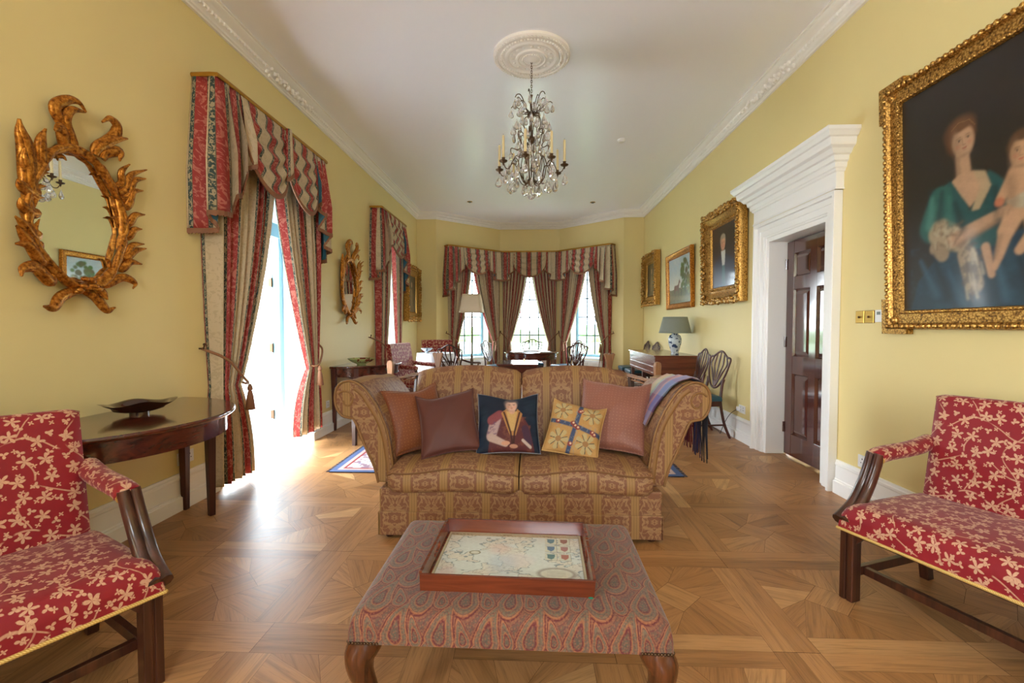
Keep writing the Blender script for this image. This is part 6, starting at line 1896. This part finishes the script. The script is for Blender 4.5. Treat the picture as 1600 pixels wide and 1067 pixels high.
# ================================================================ chairs
def shield_chair(label, loc, rz, arms=False, grp='shield-back chairs', wmat=None):
    wm = wmat or M['mahogz']
    g = thing('shield_back_chair', label, 'chair', loc, rz, grp)
    K = lambda x, z: (x, .19 + max(0, z - .46) * .22, z)
    outl = [(0, .545), (.07, .565), (.145, .64), (.195, .74), (.215, .83), (.225, .875), (.20, .895), (.15, .90), (.10, .925), (.05, .952), (0, .962)]
    pts = [K(x, z) for x, z in outl] + [K(-x, z) for x, z in outl[::-1][1:-1]]
    cl = bez(pts + [pts[0]], 4)[:-1]
    mb = MB(); mb.tube([tuple(p) for p in cl], .0125, 8, .8, up=(0, -1, 0), closed=True); bk = mb.build('shield_frame', wm, g, smooth=60)
    for k, (xt, zt, bl) in enumerate(((-.135, .905, -.10), (-.07, .94, -.055), (0, .955, 0), (.07, .94, .055), (.135, .905, .10))):
        mb = MB(); mb.tube(bez([K(xt, zt), K(xt * .95 + bl * .45, .82), K(bl * 1.05, .72), K(bl * .55, .63), K(bl * .12, .565)], 5), [.009 + .004 * abs(math.sin(i * .45)) for i in range(21)], 7, .6, up=(0, -1, 0))
        mb.build('splat_rib', wm, bk, smooth=60)
    mb = MB(); pad(mb, -.25, .25, -.24, .20, .42, .47, .02, .02, 8, 8)
    mb.v = [(x * lerp(.84, 1.0, min(1, max(0, (.2 - y) / .44))), y, z) for x, y, z in mb.v]
    mb.build('seat', M['leather'], g, smooth=60)
    mb = MB(); mb.add([(sx * (.243 if y < 0 else .205), y, z) for z in (.36, .42) for sx, y in ((-1, -.235), (1, -.235), (1, .195), (-1, .195))], [(3, 2, 1, 0), (4, 5, 6, 7), (0, 1, 5, 4), (1, 2, 6, 5), (2, 3, 7, 6), (3, 0, 4, 7)])
    mb.build('seat_rail', wm, g, smooth=0, bevel=.004)
    for sx in (-1, 1):
        mb = MB(); mb.box(sx * .222 - .018, sx * .222 + .018, -.232, -.196, 0, .37, tp=.6); mb.build('leg', wm, g, smooth=0, bevel=.002)
        mb = MB(); mb.tube(bez([(sx * .20, .30, .0), (sx * .195, .235, .16), (sx * .19, .195, .36), (sx * .185, .195, .46), K(sx * .165, .60), K(sx * .175, .66)], 5), [.013] + [.016] * 24 + [.013], 8, up=(0, -1, 0)); mb.build('leg', wm, g, smooth=60)
        mb = MB(); mb.tube([(sx * .215, -.21, .15), (sx * .195, .235, .15)], .010, 6); mb.build('stretcher', wm, g, smooth=60)
        if arms:
            mb = MB(); mb.tube(bez([K(sx * .205, .74), (sx * .27, .10, .69), (sx * .285, -.08, .675), (sx * .28, -.16, .67), (sx * .26, -.185, .65)], 6), .015, 8); mb.tube(bez([(sx * .275, -.12, .672), (sx * .262, -.09, .57), (sx * .24, -.10, .44)], 6), .013, 8)
            mb.build('arm', wm, g, smooth=60)
    mb = MB(); mb.tube([(-.205, 0, .15), (.205, 0, .15)], .010, 6); mb.build('stretcher', wm, g, smooth=60)
    return g
ch = shield_chair('mahogany shield-back chair against the right wall, nearest the door', (1.90, 5.31, 0), R(-84))
dup(ch, (1.92, 5.90, 0), R(-93), 'mahogany shield-back chair against the right wall, partly behind the near one beside the piano')
dup(ch, (1.985, 8.35, 0), R(-90), 'shield-back chair against the right wall just beyond the square piano, blue seat showing')
dup(ch, (1.98, 8.98, 0), R(-92), 'shield-back chair farthest along the right wall, blue seat showing by the bay corner')
dup(ch, (.02, 9.92, 0), R(0), 'shield-back chair directly in front of the middle bay window, behind the round table')
dup(ch, (-.66, 9.15, 0), R(68), 'shield-back chair at the left side of the round table')
dup(ch, (.72, 9.25, 0), R(-62), 'shield-back chair at the far right side of the round table')
dup(ch, (.66, 8.20, 0), R(-148), 'shield-back chair at the near right of the round table, its back to the camera')
shield_chair('dark shield-back armchair with its back to the camera, left of the low writing table', (-1.14, 7.25, 0), R(155), True, wmat=M['darkwood'])

def red_armchair(label, loc, rz):
    g = thing('red_armchair', label, 'armchair', loc, rz, 'red upholstered armchairs')
    mb = MB(); pad(mb, -.32, .32, -.32, .26, .33, .46, .02, .04, 10, 10); mb.build('seat', M['red'], g, smooth=60)
    mb = MB()
    def b(u, v):
        if v < .47: t_ = v / .47; y = lerp(.20, .30, t_); z = lerp(.42, .98, t_)
        elif v < .53: y = lerp(.30, .36, (v - .47) / .06); z = .985
        else: t_ = (v - .53) / .47; y = lerp(.37, .30, t_); z = lerp(.98, .34, t_)
        return (lerp(-.30, .30, u), y, z)
    mb.grid(b, 10, 30, lambda u, v: (u * .6, v * 1.2))
    for u in (0, 1):
        pts = [b(u, k / 15) for k in range(16)]; mb.add(pts, [tuple(range(16))], [[(p[1], p[2]) for p in pts]])
    mb.build('backrest', M['red'], g, smooth=50)
    for s in (-1, 1):
        mb = MB(); mb.tube(bez([(s * .31, .26, .66), (s * .32, .10, .64), (s * .32, -.12, .63), (s * .32, -.17, .62)], 5), .040, 10, .8); mb.build('arm_pad', M['red'], g, smooth=60)
        mb = MB(); mb.tube(bez([(s * .31, -.15, .60), (s * .32, -.17, .50), (s * .32, -.24, .40)], 5), .022, 8); mb.build('arm_support', M['darkwood'], g, smooth=60)
        for y in (-.28, .26):
            mb = MB(); mb.box(s * .28 - .024, s * .28 + .024, y - .024, y + .024, 0, .335, tp=.8); mb.build('leg', M['mahogz'], g, smooth=0)
    return g
ra = red_armchair('red patterned armchair seen from behind beside the second left window', (-1.78, 7.05, 0), R(75))
dup(ra, (-1.78, 8.75, 0), R(20), 'red patterned armchair in the far left corner, behind the white-clothed table')

# -- small table with a white cloth and a blue bowl
g = thing('cloth_covered_table', 'small table under a white cloth between the two red armchairs', 'table', (-1.67, 7.95, 0))
mb = MB()
def cl(u, v):
    a = 2 * PI * u
    if v < .4: r_ = .34 * v / .4; z = .785
    else: t_ = (v - .4) / .6; r_ = .34 + .05 * t_ + .02 * t_ * math.sin(11 * a); z = .785 - .77 * t_
    return (r_ * math.cos(a), r_ * math.sin(a), z)
mb.grid(cl, 66, 20, closeu=True); mb.build('tablecloth', M['cloth'], g, smooth=60)
mb = MB(); mb.lathe([(.001, 0), (.04, 0), (.045, .015), (.02, .03), (.06, .045), (.105, .085), (.108, .09), (.10, .088), (.05, .055), (.001, .045)], 20)
tag(mb.build('blue_bowl', M['ceramic'], smooth=60, loc=(-1.80, 7.78, .786)), 'small blue and white footed bowl on the white-clothed table', 'bowl')

# -- round table in the bay, papers on it
g = thing('round_table', 'round mahogany drum table in front of the bay window, papers lying on it', 'table', (.0, 9.0, 0))
mb = MB(); mb.lathe([(.001, .725), (.52, .725), (.54, .735), (.54, .745), (.53, .75), (.001, .75)], 48); mb.build('table_top', M['mahog'], g, smooth=40)
mb = MB(); mb.lathe([(.50, .61), (.50, .725), (.47, .725), (.47, .61), (.50, .61)], 48); mb.build('apron', M['mahog'], g, smooth=40)
mb = MB(); mb.lathe([(.001, .12), (.07, .13), (.08, .18), (.05, .24), (.045, .40), (.08, .5), (.06, .58), (.2, .64), (.001, .64)], 20); mb.build('pedestal', M['mahogz'], g, smooth=60)
for k in range(3):
    a = R(90 + 120 * k); mb = MB(); mb.tube(bez([(.05 * math.cos(a), .05 * math.sin(a), .2), (.2 * math.cos(a), .2 * math.sin(a), .17), (.36 * math.cos(a), .36 * math.sin(a), .05), (.42 * math.cos(a), .42 * math.sin(a), .022)], 5), .022, 8); mb.build('leg', M['mahogz'], g, smooth=60)
paper = plain('paper', srgb(214, 212, 206), .7); coverm = plain('dark_cover', srgb(66, 66, 78), .6)
for nm, x, y, w, h, t_, rot, m, lb, ct in (('magazine', -.26, 8.78, .22, .30, .012, 20, paper, 'pale magazine at the left on the round table', 'magazine'), ('magazine', .0, 8.72, .22, .30, .01, -14, coverm, 'dark magazine in the middle of the round table', 'magazine'),
                                     ('magazine', .27, 8.85, .22, .30, .014, 8, paper, 'pale magazine at the right on the round table', 'magazine'), ('open_book', .02, 9.15, .34, .24, .02, 3, paper, 'open book at the back of the round table', 'book')):
    mb = MB(); mb.box(-w / 2, w / 2, -h / 2, h / 2, 0, t_); tag(mb.build(nm, m, smooth=0, bevel=.002, loc=(x, y, .7505), rot=(0, 0, R(rot))), lb, ct)

# -- low writing table
g = thing('writing_table', 'small low table with a polished inlaid top, just behind the sofa in the centre', 'table', (-.20, 6.95, 0))
mb = MB(); mb.box(-.30, .30, -.42, .42, .685, .705); mb.build('table_top', M['mahog'], g, smooth=0, bevel=.004)
mb = MB(); mb.box(-.25, .25, -.37, .37, .7052, .7066); mb.build('leather_inset', plain('dark_blue_leather', srgb(40, 48, 58), .15), g, smooth=0)
mb = MB(); mb.box(-.28, .28, -.40, .40, .575, .685); mb.build('apron', M['mahog'], g, smooth=0, bevel=.003)
for sx in (-1, 1):
    for sy in (-1, 1):
        mb = MB(); mb.box(sx * .26 - .022, sx * .26 + .022, sy * .38 - .022, sy * .38 + .022, 0, .58, tp=.6); mb.build('leg', M['mahogz'], g, smooth=0)
mb = MB(); mb.box(.08, .10, -.05, -.035, 0, .03); mb.box(.065, .115, -.06, -.025, 0, .006)
tag(mb.build('small_stand', M['brass'], smooth=0, loc=(-.20, 7.2, .707)), 'tiny brass stand on the low writing table', 'ornament')

# -- square piano
g = thing('square_piano', 'red-brown square piano against the right wall, lamp on top', 'piano', (2.30, 6.30, 0))
mb = MB(); mb.box(-.62, 0, 0, 1.62, .832, .85); mb.build('lid', M['pianowood'], g, smooth=0, bevel=.004)
mb = MB(); mb.box(-.60, -.005, .012, 1.605, .565, .832); mb.build('case', M['pianowood'], g, smooth=0, bevel=.003)
mb = MB(); mb.box(-.612, -.60, .03, 1.59, .68, .69); mb.box(-.61, -.60, .03, 1.59, .60, .605); mb.build('moulding', M['pianowood'], g, smooth=0)
mb = MB(); mb.box(-.57, -.03, .004, .012, .60, .69); mb.box(-.57, -.03, .006, .012, .72, .80); mb.build('end_panel', M['pianowood'], g, smooth=0, bevel=.002)
for x in (-.56, -.06):
    for y in (.06, .80, 1.55):
        mb = MB(); mb.box(x - .025, x + .025, y - .025, y + .025, 0, .566, tp=.6); mb.build('leg', M['mahogz'], g, smooth=0)
def lampshade(mb, r0, r1, z0, z1, n=32, sq=False):
    if sq:
        def f(u, v):
            a = 2 * PI * u + PI / 4; r_ = lerp(r0, r1, v); c_, s_ = math.cos(a), math.sin(a); k = r_ / max(abs(c_), abs(s_)) * (.92 if abs(abs(c_) - abs(s_)) < .08 else 1)
            return (k * c_, k * s_, lerp(z0, z1, v))
    else:
        def f(u, v): a = 2 * PI * u; r_ = lerp(r0, r1, v); return (r_ * math.cos(a), r_ * math.sin(a), lerp(z0, z1, v))
    mb.grid(f, n, 6, closeu=True)
g = thing('table_lamp', 'blue and white vase table lamp with a grey-green shade on the piano', 'lamp', (2.06, 6.62, .85))
mb = MB(); mb.lathe([(.001, 0), (.055, 0), (.058, .012), (.045, .02), (.065, .08), (.088, .16), (.092, .22), (.075, .27), (.04, .29), (.045, .30), (.001, .30)], 28); mb.build('vase_base', M['ceramic'], g, smooth=60)
mb = MB(); mb.lathe([(.012, .30), (.012, .36), (.001, .36)], 12); mb.build('lamp_holder', M['brass'], g)
mb = MB(); lampshade(mb, .222, .165, .305, .535); mb.build('lamp_shade', M['shadeg'], g, smooth=60, solid=(.003,))
g = thing('floor_lamp', 'tall floor lamp with a square cream shade in front of the left bay window', 'lamp', (-1.16, 8.85, 0))
mb = MB(); mb.lathe([(.14, 0), (.14, .02), (.10, .035), (.03, .05), (.022, .10), (.001, .10)], 24); mb.build('lamp_base', M['brassdark'], g, smooth=40)
mb = MB(); mb.lathe([(.022, .09), (.030, .20), (.032, .40), (.034, .44), (.020, .46), (.026, .50), (.030, .60), (.018, .63), (.024, .66), (.013, .70), (.013, 1.50), (.001, 1.50)], 16); mb.build('pole', M['brassdark'], g, smooth=60)
mb = MB(); lampshade(mb, .225, .165, 1.52, 1.875, 48, True); mb.build('lamp_shade', M['shade'], g, smooth=30, solid=(.003,))
mb = MB(); mb.tube([(-.16, 0, 1.87), (.16, 0, 1.87)], .003, 5); mb.tube([(0, -.16, 1.87), (0, .16, 1.87)], .003, 5); mb.tube([(0, 0, 1.5), (0, 0, 1.88)], .004, 5); mb.build('shade_carrier', M['brassdark'], g)

# -- carved benches behind the sofa
def bench(label, p0, p1, side):
    """p0 near end, p1 far end of the back rail"""
    a = Vector(p0); b = Vector(p1); L = (b - a).length; ang = math.atan2((b - a).y, (b - a).x)
    g = thing('carved_bench', label, 'bench', (a.x, a.y, 0), ang, 'pair of carved wooden benches')
    W = .42 * side
    for k, x in enumerate((0, L)):
        mb = MB(); h = .80
        pl = [(-.022, .55), (.022, .55), (.022, .72), (.030, .80), (.034, .86), (.026, .895), (0, .905), (-.026, .895), (-.034, .86), (-.030, .80), (-.022, .72)] if k == 0 else [(-.02, .55), (.02, .55), (.024, .70), (.045, .82), (.070, .90), (.045, .915), (.02, .895), (0, .915), (-.02, .895), (-.045, .915), (-.070, .90), (-.045, .82), (-.024, .70)]
        mb.prism([(p[0] * 1.0 if k else p[0], p[1]) for p in pl], -.022 + 0, .022, 'yz')
        mb.v = [(x + q[0], q[1], q[2]) for q in mb.v]
        mb.build('finial_post', M['palewood'], g, smooth=40, bevel=.004)
        for y in (0, W):
            mb = MB(); mb.box(x - .022, x + .022, y - .022, y + .022, 0, .552 if y == 0 else .40, tp=.85); mb.build('leg', M['darkwood'], g, smooth=0)
    mb = MB()
    for s in (-1, 1):
        mb.tube(bez([(.0, s * .006, .70), (L * .25, s * .030, .698), (L * .5, s * .038, .698), (L * .75, s * .030, .698), (L, s * .006, .70)], 8), [.011 + .003 * math.sin(i * 1.3) for i in range(33)], 7)
    mb.build('back_rail', M['palewood'], g, smooth=180)
    for k in range(12):
        mb = MB(); x = L * (k + .5) / 12; mb.tube([(x, 0, .66), (x, 0, .70)], .007, 6); mb.build('spindle', M['palewood'], g, smooth=180)
    mb = MB(); mb.tube([(.02, 0, .655), (L - .02, 0, .655)], .009, 6); mb.build('lower_rail', M['palewood'], g, smooth=180)
    mb = MB(); mb.prism([(L * .5 - .03, .70), (L * .5 + .03, .70), (L * .5 + .05, .62), (L * .5 + .09, .42), (L * .5 - .09, .42), (L * .5 - .05, .62)], -.012, .012); mb.build('back_splat', M['darkwood'], g, smooth=0)
    mb = MB(); ys = sorted((0, W)); mb.box(-.02, L + .02, ys[0] - .02, ys[1] + .02, .395, .425); mb.build('seat', M['darkwood'], g, smooth=0, bevel=.005)
    return g
bench('carved wooden bench with pale finials behind the left arm of the sofa', (-1.44, 4.60), (-1.21, 5.86), 1)
bench('carved wooden bench with pale finials behind the right arm of the sofa', (1.235, 4.50), (.99, 5.80), -1)

# ================================================================ small fittings
def wall_plate(name, label, cat, x, y, z, rz, w, h, mat, group=None):
    g = thing(name, label, cat, (x, y, z), rz, group)
    mb = MB(); mb.box(-w / 2, w / 2, -.009, 0, -h / 2, h / 2); mb.build('plate', mat, g, smooth=0, bevel=.003)
    return g
def socket(label, x, y, z, rz, double=False):
    g = wall_plate('wall_socket', label, 'socket', x, y, z, rz, .146 if double else .086, .086, M['plastic'], 'white wall sockets')
    for c_ in ((-.035, .035) if double else (0,)):
        mb = MB(); mb.box(c_ - .004, c_ + .004, -.0098, -.008, .012, .022); mb.box(c_ - .015, c_ - .007, -.0098, -.008, -.012, -.006); mb.box(c_ + .007, c_ + .015, -.0098, -.008, -.012, -.006); mb.build('pin_slots', M['dark'], g, smooth=0)
        mb = MB(); mb.box(c_ - .007 + (.0), c_ + .007, -.013, -.009, .027, .037); mb.build('switch', M['plastic'], g, smooth=0)
    return g
socket('white double wall socket under the near half-round table', XL + .001, 3.03, .345, R(90), True)
socket('white wall socket under the far half-round table', XL + .001, 5.24, .335, R(90))
socket('white wall socket on the right wall behind the red settee arm', XR - .001, 3.235, .31, R(-90))
g = socket('white wall socket between the shield-back chairs and the door, plug in it', XR - .001, 5.05, .345, R(-90), True)
mb = MB(); mb.box(-.02, .02, -.03, 0, -.022, .022); g = tag(mb.build('mains_plug', M['plastic'], smooth=0, bevel=.005, loc=(XR - .0145, 5.09, .345), rot=(0, 0, R(-90))), 'white mains plug in the socket left of the door', 'plug')
mb = MB(); mb.tube(bez([(2.27, 5.10, .335), (2.22, 5.14, .28), (2.20, 5.22, .18), (2.19, 5.30, .06), (2.20, 5.36, .008), (2.24, 5.55, .006), (2.25, 6.0, .006), (2.26, 6.26, .006)], 8), .0035, 6)
tag(mb.build('lamp_flex', M['cordm'], smooth=180), 'thin dark lamp flex running from the plug to the floor behind the chairs', 'cable')
for y, nk, lb in ((3.295, 'far', 'square brass light switch plate farther from the large painting'), (3.205, 'near', 'square brass light switch plate nearer the thermostat')):
    g = wall_plate('light_switch', lb, 'light switch', XR - .001, y, 1.316, R(-90), .082, .086, M['brass'], 'brass switch plates')
    mb = MB(); mb.box(-.004, .004, -.02, -.008, -.008, .006); mb.build('toggle', M['brassdark'], g, smooth=0)
g = wall_plate('thermostat', 'white thermostat with a small grey display beside the large painting', 'thermostat', XR - .001, 3.117, 1.32, R(-90), .072, .082, M['plastic'])
mb = MB(); mb.box(-.018, .012, -.0105, -.008, .008, .028); mb.build('display', M['grey'], g, smooth=0)
for x, y, lb in ((-1.17, 8.69, 'small recessed ceiling spotlight left of the chandelier'), (1.17, 8.83, 'small recessed ceiling spotlight right of the chandelier')):
    g = thing('ceiling_spotlight', lb, 'spotlight', (x, y, ZC), 0, 'ceiling spotlights')
    mb = MB(); mb.lathe([(.05, 0), (.05, -.006), (.03, -.008), (.03, 0)], 20); mb.build('trim_ring', M['brass'], g, smooth=40)
    mb = MB(); mb.lathe([(.001, -.02), (.022, -.02), (.026, -.006), (.026, 0)], 16); mb.build('lamp_head', M['grey'], g, smooth=40)
mb = MB(); mb.lathe([(.05, 0), (.05, -.02), (.035, -.035), (.001, -.036)], 24)
tag(mb.build('smoke_detector', M['plastic'], smooth=40, loc=(1.14, 5.91, ZC)), 'round white smoke detector on the ceiling to the right', 'smoke detector')
